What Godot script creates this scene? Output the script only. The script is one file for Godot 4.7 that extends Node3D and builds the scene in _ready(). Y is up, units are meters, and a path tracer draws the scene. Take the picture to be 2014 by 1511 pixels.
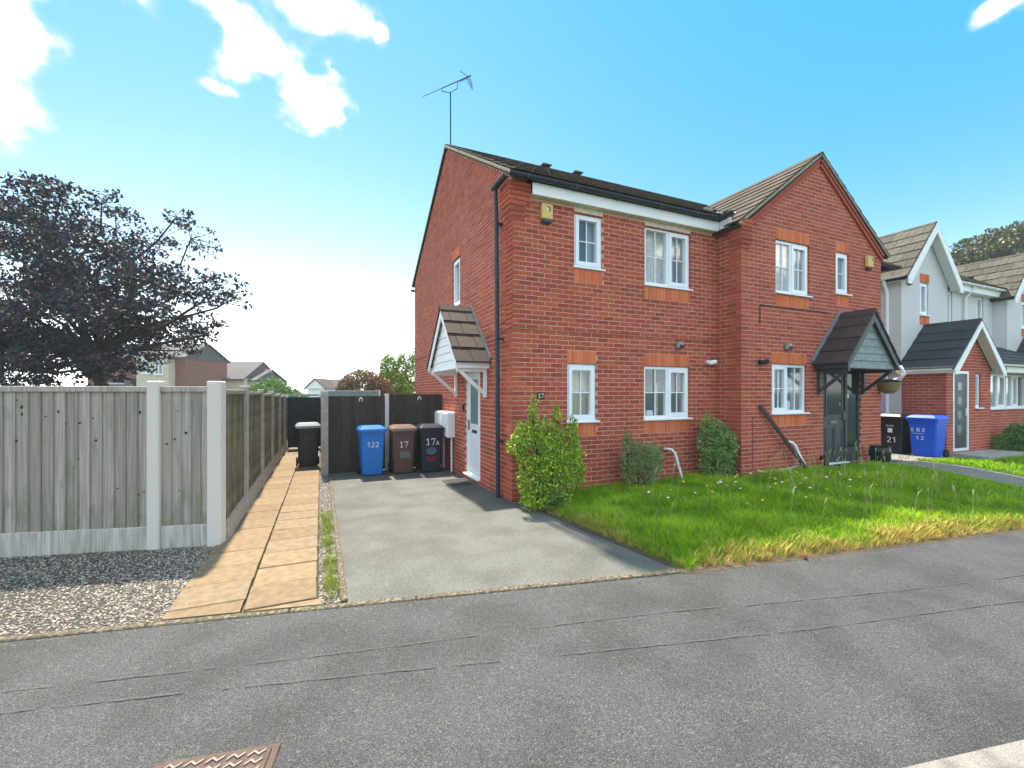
extends Node3D

# ---------------------------------------------------------------- helpers
const CAM := Vector3(-2.7459, 1.69, 6.1990)
const FWD := Vector3(0.40501, 0.0, -0.91431)
const RGT := Vector3(0.91431, 0.0, 0.40501)
const FOCAL := 865.0

var rng := RandomNumberGenerator.new()
var M := {}
var T := {}
var cache := {}
var taken := {}

class MB:
	var v := PackedVector3Array()
	var n := PackedVector3Array()
	var c := PackedColorArray()
	var use_c := false
	var col := Color(1, 1, 1)
	func tri(a: Vector3, b: Vector3, d: Vector3) -> void:
		var q := (b - a).cross(d - a).normalized()
		trin(a, b, d, q, q, q)
	func trin(a: Vector3, b: Vector3, d: Vector3, na: Vector3, nb: Vector3, nd: Vector3) -> void:
		v.push_back(a); v.push_back(d); v.push_back(b)
		n.push_back(na); n.push_back(nd); n.push_back(nb)
		if use_c:
			c.push_back(col); c.push_back(col); c.push_back(col)
	func quad(a: Vector3, b: Vector3, d: Vector3, e: Vector3) -> void:
		tri(a, b, d); tri(a, d, e)
	func quado(a: Vector3, b: Vector3, d: Vector3, e: Vector3, out: Vector3) -> void:
		if (b - a).cross(d - a).dot(out) < 0.0:
			quad(a, e, d, b)
		else:
			quad(a, b, d, e)
	func trio(a: Vector3, b: Vector3, d: Vector3, out: Vector3) -> void:
		if (b - a).cross(d - a).dot(out) < 0.0:
			tri(a, d, b)
		else:
			tri(a, b, d)
	func box(lo: Vector3, hi: Vector3, x := Transform3D.IDENTITY) -> void:
		var p := []
		for i in 8:
			p.append(x * Vector3(hi.x if i & 1 else lo.x, hi.y if i & 2 else lo.y, hi.z if i & 4 else lo.z))
		quad(p[4], p[5], p[7], p[6]); quad(p[1], p[0], p[2], p[3])
		quad(p[5], p[1], p[3], p[7]); quad(p[0], p[4], p[6], p[2])
		quad(p[6], p[7], p[3], p[2]); quad(p[0], p[1], p[5], p[4])
	func cbox(size: Vector3, ch: float, x := Transform3D.IDENTITY) -> void:
		var h := size * 0.5
		var o := x.origin
		for a in 3:
			var b := (a + 1) % 3
			var d := (a + 2) % 3
			for s in [-1.0, 1.0]:
				var q := []
				for k in [[-1.0, -1.0], [1.0, -1.0], [1.0, 1.0], [-1.0, 1.0]]:
					var p := Vector3.ZERO
					p[a] = s * h[a]; p[b] = k[0] * (h[b] - ch); p[d] = k[1] * (h[d] - ch)
					q.append(x * p)
				var out := Vector3.ZERO
				out[a] = s
				quado(q[0], q[1], q[2], q[3], x.basis * out)
			for s in [-1.0, 1.0]:
				for t in [-1.0, 1.0]:
					var q := []
					for k in [[0, -1.0], [0, 1.0], [1, 1.0], [1, -1.0]]:
						var p := Vector3.ZERO
						p[d] = k[1] * (h[d] - ch)
						if k[0] == 0:
							p[a] = s * h[a]; p[b] = t * (h[b] - ch)
						else:
							p[a] = s * (h[a] - ch); p[b] = t * h[b]
						q.append(x * p)
					var out := Vector3.ZERO
					out[a] = s; out[b] = t
					quado(q[0], q[1], q[2], q[3], x.basis * out)
		for i in 8:
			var s := Vector3(1.0 if i & 1 else -1.0, 1.0 if i & 2 else -1.0, 1.0 if i & 4 else -1.0)
			var q := []
			for a in 3:
				var p := s * (h - Vector3.ONE * ch)
				p[a] = s[a] * h[a]
				q.append(x * p)
			trio(q[0], q[1], q[2], x.basis * s)
	func tube(pts: Array, rad, sides := 8, caps := true) -> void:
		var rings := []
		var norms := []
		var up := Vector3.UP
		for i in pts.size():
			var t: Vector3 = (pts[mini(i + 1, pts.size() - 1)] - pts[maxi(i - 1, 0)]).normalized()
			if absf(t.dot(up)) > 0.98:
				up = Vector3.RIGHT if absf(t.x) < 0.9 else Vector3.BACK
			var s := t.cross(up).normalized()
			up = s.cross(t).normalized()
			var r: float = rad[i] if rad is Array else rad
			var ring := []
			var nn := []
			for k in sides:
				var a := TAU * k / sides
				var d := s * cos(a) + up * sin(a)
				ring.append(pts[i] + d * r)
				nn.append(d)
			rings.append(ring); norms.append(nn)
		for i in pts.size() - 1:
			for k in sides:
				var m := (k + 1) % sides
				trin(rings[i][k], rings[i + 1][m], rings[i][m], norms[i][k], norms[i + 1][m], norms[i][m])
				trin(rings[i][k], rings[i + 1][k], rings[i + 1][m], norms[i][k], norms[i + 1][k], norms[i + 1][m])
		if caps:
			var e := pts.size() - 1
			for k in sides:
				var m := (k + 1) % sides
				trio(pts[0], rings[0][k], rings[0][m], pts[0] - pts[1])
				trio(pts[e], rings[e][k], rings[e][m], pts[e] - pts[e - 1])
	func lathe(prof: Array, sides := 20, x := Transform3D.IDENTITY) -> void:
		for i in prof.size() - 1:
			var p: Vector2 = prof[i]
			var q: Vector2 = prof[i + 1]
			var s := Vector2(q.y - p.y, p.x - q.x).normalized()
			for k in sides:
				var a := TAU * k / sides
				var b := TAU * (k + 1) / sides
				var ca := Vector3(cos(a), 0, sin(a))
				var cb := Vector3(cos(b), 0, sin(b))
				var na := x.basis * (ca * s.x + Vector3.UP * s.y)
				var nb := x.basis * (cb * s.x + Vector3.UP * s.y)
				var pa := x * (ca * p.x + Vector3.UP * p.y)
				var pb := x * (cb * p.x + Vector3.UP * p.y)
				var qa := x * (ca * q.x + Vector3.UP * q.y)
				var qb := x * (cb * q.x + Vector3.UP * q.y)
				trin(pa, qa, qb, na, na, nb)
				trin(pa, qb, pb, na, nb, nb)
	func prism(poly: PackedVector2Array, depth: float, x := Transform3D.IDENTITY) -> void:
		var idx := Geometry2D.triangulate_polygon(poly)
		for i in range(0, idx.size(), 3):
			var a := poly[idx[i]]
			var b := poly[idx[i + 1]]
			var d := poly[idx[i + 2]]
			trio(x * Vector3(a.x, a.y, 0), x * Vector3(b.x, b.y, 0), x * Vector3(d.x, d.y, 0), x.basis * Vector3(0, 0, -signf(depth)))
			trio(x * Vector3(a.x, a.y, depth), x * Vector3(b.x, b.y, depth), x * Vector3(d.x, d.y, depth), x.basis * Vector3(0, 0, signf(depth)))
		var cw := Geometry2D.is_polygon_clockwise(poly)
		for i in poly.size():
			var a := poly[i]
			var b := poly[(i + 1) % poly.size()]
			var e := b - a
			var o := Vector2(e.y, -e.x) * (-1.0 if cw else 1.0)
			quado(x * Vector3(a.x, a.y, 0), x * Vector3(b.x, b.y, 0), x * Vector3(b.x, b.y, depth), x * Vector3(a.x, a.y, depth), x.basis * Vector3(o.x, o.y, 0))
	func loft(rings: Array, norms: Array) -> void:
		for i in rings.size() - 1:
			var k: int = rings[i].size()
			for j in k:
				var m := (j + 1) % k
				trin(rings[i][j], rings[i + 1][j], rings[i + 1][m], norms[i][j], norms[i + 1][j], norms[i + 1][m])
				trin(rings[i][j], rings[i + 1][m], rings[i][m], norms[i][j], norms[i + 1][m], norms[i][m])
	func fan(ring: Array, out: Vector3) -> void:
		var mid := Vector3.ZERO
		for p in ring:
			mid += p
		mid /= ring.size()
		for j in ring.size():
			trio(mid, ring[j], ring[(j + 1) % ring.size()], out)
	func add_to(m: ArrayMesh, mat: Material = null) -> ArrayMesh:
		if v.is_empty():
			return m
		var a := []
		a.resize(Mesh.ARRAY_MAX)
		a[Mesh.ARRAY_VERTEX] = v
		a[Mesh.ARRAY_NORMAL] = n
		if use_c:
			a[Mesh.ARRAY_COLOR] = c
		m.add_surface_from_arrays(Mesh.PRIMITIVE_TRIANGLES, a)
		if mat:
			m.surface_set_material(m.get_surface_count() - 1, mat)
		return m
	func mesh() -> ArrayMesh:
		return add_to(ArrayMesh.new())

func L(r: float, g: float, b: float) -> Color:
	return Color(r, g, b).linear_to_srgb()

func rr(a: float, b: float) -> float:
	return rng.randf_range(a, b)

func numbered(called: String) -> String:
	var k: int = taken.get(called, -1) + 1
	taken[called] = k
	return called if k == 0 else "%s_%03d" % [called, k]

func tag(o: Node3D, label: String, category: String, group := "", kind := "") -> Node3D:
	o.set_meta("label", label)
	o.set_meta("category", category)
	if group:
		o.set_meta("group", group)
	if kind:
		o.set_meta("kind", kind)
	return o

func thing(called: String, label: String, category: String, at := Vector3.ZERO, turn := 0.0, group := "") -> Node3D:
	var o := Node3D.new()
	o.name = numbered(called)
	o.position = at
	o.rotation.y = turn
	add_child(o)
	return tag(o, label, category, group)

func node(called: String, parent: Node3D, x := Transform3D.IDENTITY) -> Node3D:
	var o := Node3D.new()
	o.name = called
	o.transform = x
	parent.add_child(o, true)
	return o

func part(called: String, m: Mesh, mat: Material, parent: Node3D, x := Transform3D.IDENTITY) -> MeshInstance3D:
	var o := MeshInstance3D.new()
	o.name = called
	o.mesh = m
	if mat:
		o.material_override = mat
	o.transform = x
	parent.add_child(o, true)
	return o

func solo(called: String, m: Mesh, mat: Material, label: String, category: String, x := Transform3D.IDENTITY, group := "") -> MeshInstance3D:
	var o := part(numbered(called), m, mat, self, x)
	tag(o, label, category, group)
	return o

func structure(called: String, m: Mesh, mat: Material, parent: Node3D = self) -> MeshInstance3D:
	var o := part(called, m, mat, parent)
	o.set_meta("kind", "structure")
	return o

func boxm(size: Vector3, ch := 0.0) -> Mesh:
	var key := "b%.3f,%.3f,%.3f,%.4f" % [size.x, size.y, size.z, ch]
	if not cache.has(key):
		var b := MB.new()
		if ch > 0.0:
			b.cbox(size, ch)
		else:
			b.box(-size * 0.5, size * 0.5)
		cache[key] = b.mesh()
	return cache[key]

func at3(x: float, y: float, z: float) -> Transform3D:
	return Transform3D(Basis.IDENTITY, Vector3(x, y, z))

func look(a: Vector3, b: Vector3) -> Transform3D:       # local z runs from a to b, origin half way
	var z := (b - a).normalized()
	var up := Vector3.UP if absf(z.y) < 0.97 else Vector3.RIGHT
	var x := up.cross(z).normalized()
	return Transform3D(Basis(x, z.cross(x).normalized(), z), (a + b) * 0.5)

func beam(called: String, a: Vector3, b: Vector3, w: float, h: float, mat: Material, parent: Node3D, ch := 0.004) -> MeshInstance3D:
	return part(called, boxm(Vector3(w, h, (b - a).length()), ch), mat, parent, look(a, b))

func arc(a: Vector3, b: Vector3, c: Vector3, k := 6) -> Array:      # quadratic curve
	var out := []
	for i in k + 1:
		var t := float(i) / k
		out.append(a.lerp(b, t).lerp(b.lerp(c, t), t))
	return out

func prof(x: float) -> float:
	var k := [[-50.0, 0.0], [0.3, 0.0], [4.35, 0.07], [7.0, 0.16], [9.2, 0.16], [11.0, 0.06], [60.0, 0.06]]
	for i in k.size() - 1:
		if x <= k[i + 1][0]:
			return lerpf(k[i][1], k[i + 1][1], (x - k[i][0]) / (k[i + 1][0] - k[i][0]))
	return 0.06

func gy(x: float, z: float) -> float:
	return 0.018 * clampf(z, -14.0, 9.0) + prof(x) * (1.0 - smoothstep(1.5, 3.3, z))

func kerb(x: float) -> float:
	return 3.127 + 0.2071 * x if x < 0.3 else 3.189 + 0.156 * (x - 0.3)

func dep(u: float, v: float, d: float) -> Vector3:       # a point d metres in front of the eye
	return CAM + (FWD + RGT * ((u - 1007.0) / FOCAL) + Vector3.UP * ((772.0 - v) / FOCAL)) * d

# ---------------------------------------------------------------- textures and materials
func noise_tex(size: int, freq: float, kind: int, octaves: int, ramp: Array, sd: int, normal := 0.0) -> NoiseTexture2D:
	var f := FastNoiseLite.new()
	f.noise_type = kind
	f.frequency = freq
	f.fractal_octaves = octaves
	f.seed = sd
	if kind == FastNoiseLite.TYPE_CELLULAR:
		f.cellular_return_type = FastNoiseLite.RETURN_CELL_VALUE
		f.fractal_type = FastNoiseLite.FRACTAL_NONE
	var t := NoiseTexture2D.new()
	t.width = size
	t.height = size
	t.seamless = true
	t.noise = f
	if normal > 0.0:
		t.as_normal_map = true
		t.bump_strength = normal
	elif ramp.size():
		var g := Gradient.new()
		var off := PackedFloat32Array()
		var cols := PackedColorArray()
		for r in ramp:
			off.append(r[0])
			cols.append(Color(r[1], r[2], r[3]) if r.size() == 4 else Color(r[1], r[1], r[1]))
		g.offsets = off
		g.colors = cols
		t.color_ramp = g
	return t

func grain_tex(w: int, h: int, fx: float, fy: float, lo: float, hi: float, sd: int) -> ImageTexture:
	# streaks along the picture's vertical; it repeats in both directions
	var f := FastNoiseLite.new()
	f.noise_type = FastNoiseLite.TYPE_SIMPLEX_SMOOTH
	f.seed = sd
	f.frequency = 1.0
	f.fractal_octaves = 4
	var im := Image.create(w, h, false, Image.FORMAT_RGB8)
	for y in h:
		var b := TAU * y / h
		for x in w:
			var a := TAU * x / w
			var q := f.get_noise_3d(cos(a) * fx, sin(a) * fx + cos(b) * fy, sin(b) * fy + 3.0)
			var s := f.get_noise_2d(cos(a) * fx * 3.1 + 20.0, sin(a) * fx * 3.1)
			var k := lerpf(lo, hi, clampf(0.5 + q * 0.7 + s * 0.35, 0.0, 1.0))
			im.set_pixel(x, y, Color(k, k, k))
	return ImageTexture.create_from_image(im)

func algae_tex() -> ImageTexture:
	# olive algae as it stands on the boards: a ragged growth at the foot and scattered tongues above; two metres square
	var n := 512
	var f := FastNoiseLite.new()
	f.seed = 77
	f.frequency = 0.012
	f.fractal_octaves = 5
	var im := Image.create(n, n, false, Image.FORMAT_RGBA8)
	for y in n:
		var h := 2.0 * (1.0 - (y + 0.5) / n)      # metres above the ground
		for x in n:
			var q := f.get_noise_2d(x * 1.6, y * 0.45)
			var r := f.get_noise_2d(x * 7.0 + 900.0, y * 3.0)
			var a := clampf((0.52 + q * 0.75 - h) * 2.6, 0.0, 0.75) * clampf(0.75 + r, 0.2, 1.0)
			a = maxf(a, clampf((q - 0.26) * 2.0, 0.0, 0.35))
			im.set_pixel(x, y, Color(0.44 + r * 0.1, 0.46 + r * 0.1, 0.34 + r * 0.1, a))
	return ImageTexture.create_from_image(im)

func smat(name_: String, col: Color, rough: float, tex: Texture2D = null, sc := 1.0, bump: Texture2D = null, cm := 0.1, bsc := 0.0, det: Texture2D = null, dsc := 0.3, world := true) -> StandardMaterial3D:
	var m := StandardMaterial3D.new()
	m.resource_name = name_
	m.albedo_color = col
	m.roughness = rough
	m.metallic_specular = 0.4
	m.uv1_triplanar = true
	m.uv1_world_triplanar = world
	m.uv1_scale = Vector3.ONE * sc
	m.uv1_triplanar_sharpness = 6.0
	if tex:
		m.albedo_texture = tex
	if bump:
		m.heightmap_enabled = true
		m.heightmap_texture = bump
		m.heightmap_scale = cm
	if det:
		m.detail_enabled = true
		m.detail_albedo = det
		m.detail_blend_mode = BaseMaterial3D.BLEND_MODE_MUL
		m.detail_uv_layer = BaseMaterial3D.DETAIL_UV_2
		m.uv2_triplanar = true
		m.uv2_world_triplanar = true
		m.uv2_scale = Vector3.ONE * dsc
		m.uv2_triplanar_sharpness = 6.0
	return m

func pane_mat() -> StandardMaterial3D:
	var m := StandardMaterial3D.new()
	m.resource_name = "glass"
	m.transparency = BaseMaterial3D.TRANSPARENCY_ALPHA
	m.albedo_color = Color(0.85, 0.92, 0.95, 0.06)
	m.roughness = 0.02
	m.metallic_specular = 0.75
	return m

func leaf_mat(name_: String, back: float, rough := 0.55) -> StandardMaterial3D:
	var m := StandardMaterial3D.new()
	m.resource_name = name_
	m.vertex_color_use_as_albedo = true
	m.roughness = rough
	m.metallic_specular = 0.35
	if back > 0.0:
		m.backlight_enabled = true
		m.backlight = Color(back, back, back)
	return m

func make_materials() -> void:
	var S := FastNoiseLite.TYPE_SIMPLEX_SMOOTH
	var C := FastNoiseLite.TYPE_CELLULAR
	T.fine = noise_tex(512, 0.09, S, 4, [[0.0, 0.74], [0.5, 0.90], [1.0, 1.0]], 3)
	T.blot = noise_tex(512, 0.012, S, 5, [[0.0, 0.74], [0.45, 0.92], [1.0, 1.0]], 7)
	T.blot2 = noise_tex(512, 0.018, S, 6, [[0.0, 0.84], [0.5, 0.95], [0.75, 1.0], [1.0, 1.0]], 17)
	T.pits = noise_tex(512, 0.12, S, 3, [], 11)
	T.stone = noise_tex(1024, 0.20, C, 1, [[0.0, 0.44, 0.45, 0.47], [0.35, 0.56, 0.57, 0.59], [0.6, 0.67, 0.68, 0.70], [0.88, 0.80, 0.80, 0.80], [0.96, 0.98, 0.97, 0.94], [1.0, 1.0, 0.98, 0.94]], 5)
	T.stoneh = noise_tex(1024, 0.20, C, 1, [], 5)
	T.drive = noise_tex(1024, 0.22, C, 1, [[0.0, 0.62, 0.62, 0.60], [0.5, 0.80, 0.80, 0.78], [0.9, 0.90, 0.90, 0.88], [1.0, 1.0, 1.0, 0.98]], 9)
	T.patch = noise_tex(1024, 0.006, S, 6, [[0.0, 0.80, 0.80, 0.79], [0.42, 0.91, 0.91, 0.905], [0.60, 0.97, 0.97, 0.965], [1.0, 1.0, 1.0, 1.0]], 21)
	T.patch2 = noise_tex(512, 0.008, FastNoiseLite.TYPE_SIMPLEX_SMOOTH, 6, [[0.0, 0.84, 0.84, 0.82], [0.45, 0.94, 0.94, 0.93], [0.7, 1.0, 1.0, 1.0], [1.0, 1.0, 1.0, 1.0]], 27)
	T.wood = grain_tex(512, 512, 12.0, 0.30, 0.72, 1.0, 4)
	T.algae = algae_tex()
	T.woodlong = grain_tex(512, 512, 16.0, 0.5, 0.5, 1.0, 14)
	T.streak = grain_tex(512, 512, 7.0, 0.6, 0.72, 1.0, 24)
	T.lichen = noise_tex(512, 0.035, S, 5, [[0.0, 0.50, 0.47, 0.44], [0.52, 0.70, 0.66, 0.60], [0.66, 0.86, 0.82, 0.72], [0.72, 1.0, 0.97, 0.86], [1.0, 1.0, 0.98, 0.9]], 31)
	T.moss = noise_tex(512, 0.02, S, 5, [[0.0, 1.0, 1.0, 1.0], [0.50, 0.99, 0.99, 0.97], [0.66, 0.88, 0.90, 0.78], [1.0, 0.74, 0.78, 0.62]], 33)

	# bricks: seven clay tones
	var tones := [[0.60, 0.118, 0.066], [0.54, 0.102, 0.060], [0.64, 0.136, 0.075], [0.46, 0.092, 0.060], [0.58, 0.124, 0.068], [0.67, 0.155, 0.082], [0.51, 0.110, 0.070], [0.62, 0.120, 0.064]]
	M.brick = []
	for t in tones:
		var b := smat("brick", L(t[0], t[1], t[2]), 0.9, T.fine, 3.0, T.pits, 0.25, 0.0, T.blot2, 2.1)
		M.brick.append(b)
	M.soldier = []
	for t in [[0.82, 0.20, 0.075], [0.76, 0.17, 0.065], [0.86, 0.235, 0.095]]:
		M.soldier.append(smat("orange_brick", L(t[0], t[1], t[2]), 0.9, T.fine, 3.0, T.pits, 0.2))
	M.mortar = smat("mortar", L(0.80, 0.53, 0.41), 0.95, T.fine, 2.0)
	M.inner = smat("plaster", L(0.34, 0.29, 0.23), 0.9)
	M.upvc = smat("white_plastic", L(0.80, 0.82, 0.86), 0.28)
	M.upvc.metallic_specular = 0.5
	M.white = smat("white_paint", L(0.82, 0.82, 0.82), 0.5)
	M.cream = smat("cream_board", L(0.70, 0.64, 0.52), 0.6, T.blot2, 0.9)
	M.glass = pane_mat()
	M.frost = smat("frosted_glass", L(0.16, 0.24, 0.22), 0.22)
	M.frost2 = smat("pale_frosted_glass", L(0.26, 0.28, 0.26), 0.25)
	M.curtain = smat("curtain", L(0.72, 0.68, 0.58), 0.9, T.blot2, 1.0)
	M.blind = smat("blind", L(0.62, 0.54, 0.40), 0.85, T.blot2, 1.0)
	M.net = smat("net_curtain", L(0.42, 0.46, 0.52), 0.9)
	M.dark = smat("dark_interior", L(0.05, 0.045, 0.04), 0.7)
	M.gutter = smat("dark_grey_plastic", L(0.030, 0.040, 0.052), 0.38, T.blot2, 1.0)
	M.black = smat("black_plastic", L(0.012, 0.012, 0.014), 0.4, T.fine, 1.0)
	M.rubber = smat("rubber", L(0.014, 0.014, 0.014), 0.8)
	M.kerb = smat("kerb_concrete", L(0.31, 0.29, 0.265), 0.9, T.fine, 1.7, T.pits, 0.3, 0.0, T.blot, 0.8)
	M.aerial = smat("dark_metal", L(0.05, 0.04, 0.045), 0.95)
	M.aerial.metallic_specular = 0.05
	M.darkglass = smat("dark_glass", L(0.02, 0.035, 0.035), 0.08)
	M.metal = smat("weathered_metal", L(0.20, 0.19, 0.19), 0.45)
	M.metal.metallic = 0.6
	M.tile = []
	for t in [[0.125, 0.098, 0.082], [0.10, 0.080, 0.070], [0.15, 0.12, 0.098], [0.11, 0.092, 0.080]]:
		M.tile.append(smat("roof_tile", L(t[0], t[1], t[2]), 0.9, T.lichen, 1.6, T.pits, 0.3, 0.0, T.blot, 0.9))
	M.tileb = []
	for t in [[0.072, 0.047, 0.038], [0.058, 0.039, 0.033], [0.085, 0.056, 0.046]]:
		M.tileb.append(smat("brown_tile", L(t[0], t[1], t[2]), 0.8, T.fine, 1.4, T.pits, 0.2, 0.0, T.blot2, 1.7))
	M.tilep = []
	for t in [[0.078, 0.048, 0.046], [0.064, 0.041, 0.040], [0.092, 0.058, 0.055]]:
		M.tilep.append(smat("plum_tile", L(t[0], t[1], t[2]), 0.75, T.fine, 1.4, T.pits, 0.2, 0.0, T.blot2, 1.7))
	M.tileg = []
	for t in [[0.18, 0.180, 0.176], [0.15, 0.151, 0.149], [0.21, 0.209, 0.203]]:
		M.tileg.append(smat("pale_tile", L(t[0], t[1], t[2]), 0.9, T.lichen, 1.5, T.pits, 0.3, 0.0, T.blot, 0.8))
	M.tiled = []
	for t in [[0.055, 0.058, 0.066], [0.046, 0.050, 0.058], [0.065, 0.066, 0.072]]:
		M.tiled.append(smat("slate_grey_tile", L(t[0], t[1], t[2]), 0.75, T.fine, 1.4, T.pits, 0.2, 0.0, T.blot2, 1.7))
	M.deck = smat("roof_underlay", L(0.03, 0.028, 0.026), 0.9)
	M.bed = smat("bedding_mortar", L(0.44, 0.39, 0.30), 0.95, T.fine, 2.0, T.pits, 0.5, 0.0, T.moss, 0.9)
	M.render = smat("pale_render", L(0.80, 0.80, 0.79), 0.9, T.fine, 4.0, T.pits, 0.15)
	M.concrete = smat("concrete", L(0.50, 0.47, 0.42), 0.9, T.fine, 1.7, T.pits, 0.2, 0.0, T.blot2, 0.6)
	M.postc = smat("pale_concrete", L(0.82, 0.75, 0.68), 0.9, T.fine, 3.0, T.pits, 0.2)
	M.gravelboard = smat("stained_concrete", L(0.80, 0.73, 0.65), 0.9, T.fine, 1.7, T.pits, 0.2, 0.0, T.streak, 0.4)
	M.fence = []
	var k := 0
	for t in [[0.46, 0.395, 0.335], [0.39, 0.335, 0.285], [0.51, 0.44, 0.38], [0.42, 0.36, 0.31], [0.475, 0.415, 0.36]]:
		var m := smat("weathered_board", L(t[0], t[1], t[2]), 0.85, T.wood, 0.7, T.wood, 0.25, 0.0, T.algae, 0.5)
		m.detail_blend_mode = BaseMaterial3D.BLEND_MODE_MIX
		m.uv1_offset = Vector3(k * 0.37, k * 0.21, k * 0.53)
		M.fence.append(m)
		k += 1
	M.fenceb = []
	for t in [[0.32, 0.255, 0.18], [0.25, 0.205, 0.15], [0.38, 0.305, 0.215], [0.29, 0.25, 0.18]]:
		var m := smat("brown_board", L(t[0], t[1], t[2]), 0.85, T.woodlong, 0.9, T.wood, 0.3, 0.0, T.moss, 0.5)
		m.uv1_offset = Vector3(k * 0.37, k * 0.21, k * 0.53)
		M.fenceb.append(m)
		k += 1
	M.gateb = []
	for t in [[0.078, 0.058, 0.046], [0.095, 0.070, 0.055], [0.062, 0.048, 0.040]]:
		var m := smat("dark_board", L(t[0], t[1], t[2]), 0.7, T.woodlong, 0.9, T.wood, 0.3)
		m.uv1_offset = Vector3(k * 0.37, k * 0.21, k * 0.53)
		M.gateb.append(m)
		k += 1
	M.knot = smat("knot", L(0.045, 0.035, 0.028), 0.9)
	M.slab = []
	for t in [[0.29, 0.202, 0.116], [0.262, 0.184, 0.108], [0.312, 0.22, 0.128], [0.285, 0.207, 0.13]]:
		M.slab.append(smat("buff_slab", L(t[0], t[1], t[2]), 0.9, T.fine, 2.3, T.pits, 0.25, 0.0, T.blot2, 0.9))
	M.asphalt = smat("asphalt", L(0.160, 0.163, 0.166), 0.82, T.stone, 1.15, T.stoneh, 0.3, 0.0, T.patch, 0.19)
	M.trench = smat("trench_asphalt", L(0.136, 0.138, 0.141), 0.85, T.stone, 1.35, T.stoneh, 0.25, 0.0, T.patch, 0.31)
	M.road = smat("road_asphalt", L(0.15, 0.15, 0.155), 0.85, T.stone, 0.8, T.stoneh, 0.5, 0.0, T.patch, 0.2)
	M.seam = smat("bitumen", L(0.09, 0.09, 0.09), 0.8, T.fine, 3.0)
	M.drive = smat("driveway", L(0.205, 0.207, 0.202), 0.9, T.drive, 0.9, T.stoneh, 0.3, 0.0, T.patch2, 0.27)
	M.edging = smat("edging", L(0.30, 0.275, 0.235), 0.9, T.fine, 2.0, T.pits, 0.4, 0.0, T.lichen, 1.3)
	M.soil = smat("soil", L(0.16, 0.115, 0.065), 0.95, T.fine, 2.0, T.pits, 1.0)
	M.turf = smat("turf", L(0.055, 0.10, 0.022), 0.95, T.fine, 2.0, T.pits, 1.0, 0.0, T.blot2, 0.6)
	M.grit = smat("gravel_bed", L(0.20, 0.185, 0.16), 0.95, T.stone, 2.2, T.stoneh, 0.8)
	M.rust = smat("rusty_iron", L(0.135, 0.085, 0.066), 0.6, T.fine, 3.0, T.pits, 0.3, 0.0, T.blot, 1.6)
	M.rusthi = smat("worn_iron", L(0.24, 0.185, 0.16), 0.45, T.fine, 3.0)
	M.anth = smat("anthracite_paint", L(0.050, 0.060, 0.072), 0.4, T.blot2, 1.0)
	M.greyboard = smat("grey_green_board", L(0.235, 0.285, 0.285), 0.55, T.blot2, 0.8)
	M.alarm = smat("alarm_yellow", L(0.66, 0.45, 0.135), 0.4)
	M.navy = smat("navy_plastic", L(0.03, 0.055, 0.10), 0.35)
	M.ink = smat("ink_white", L(0.75, 0.75, 0.75), 0.6)
	M.lead = smat("lead", L(0.22, 0.23, 0.25), 0.6, T.blot2, 1.5)
	M.bark = smat("bark", L(0.055, 0.042, 0.034), 0.9, T.wood, 0.8, T.wood, 0.8)
	M.brown = smat("brown_plastic", L(0.06, 0.036, 0.024), 0.45, T.blot2, 2.0)
	M.shed = smat("shed_felt", L(0.24, 0.29, 0.28), 0.8, T.blot2, 1.0)

# ---------------------------------------------------------------- brickwork
var pending := []

func course(y: float) -> int:
	return int(round((y + 0.015) / 0.075))

func cy(k: int) -> float:
	return -0.015 + 0.075 * k

func brick_mesh(len_: float, h: float, deep: float) -> Mesh:
	var key := "k%.3f,%.3f,%.3f" % [len_, h, deep]
	if not cache.has(key):
		var b := MB.new()
		shape_brick(b, Transform3D.IDENTITY, len_, h, deep)
		cache[key] = b.mesh()
	return cache[key]

func shape_brick(b: MB, x: Transform3D, len_: float, h: float, deep: float) -> void:
	# origin in the middle of the face; the back, buried in mortar, is left open
	var ch := 0.003
	var hx := len_ * 0.5
	var hy := h * 0.5
	var f := [x * Vector3(-hx + ch, -hy + ch, 0), x * Vector3(hx - ch, -hy + ch, 0), x * Vector3(hx - ch, hy - ch, 0), x * Vector3(-hx + ch, hy - ch, 0)]
	var e := [x * Vector3(-hx, -hy, -ch), x * Vector3(hx, -hy, -ch), x * Vector3(hx, hy, -ch), x * Vector3(-hx, hy, -ch)]
	var k := [x * Vector3(-hx, -hy, -deep), x * Vector3(hx, -hy, -deep), x * Vector3(hx, hy, -deep), x * Vector3(-hx, hy, -deep)]
	b.quad(f[0], f[1], f[2], f[3])
	for i in 4:
		var j := (i + 1) % 4
		b.quad(e[i], e[j], f[j], f[i])
		b.quad(k[i], k[j], e[j], e[i])

func put_brick(wall: Node3D, org: Vector3, dir: Vector3, out: Vector3, s: float, y: float, len_: float, h: float, deep: float, proud: float, mats: Array) -> void:
	var p := org + dir * s + Vector3.UP * (y - org.y) + out * (proud + rr(-0.0018, 0.0018))
	var b := Basis(dir, Vector3.UP, out) * Basis.from_euler(Vector3(rr(-0.006, 0.006), rr(-0.006, 0.006), rr(-0.004, 0.004)))
	var d := p - CAM
	var facing := -d.normalized().dot(out)
	var size := 0.0 if facing <= 0.02 else facing * len_ * h / d.length_squared()
	var r := d.dot(RGT) / maxf(d.dot(FWD), 0.1) * FOCAL
	if absf(r) > 1010.0 or d.dot(FWD) < 0.5:
		size = 0.0
	pending.append([size, Transform3D(b, p), len_, h, deep, wall, mats[rng.randi() % mats.size()]])

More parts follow.
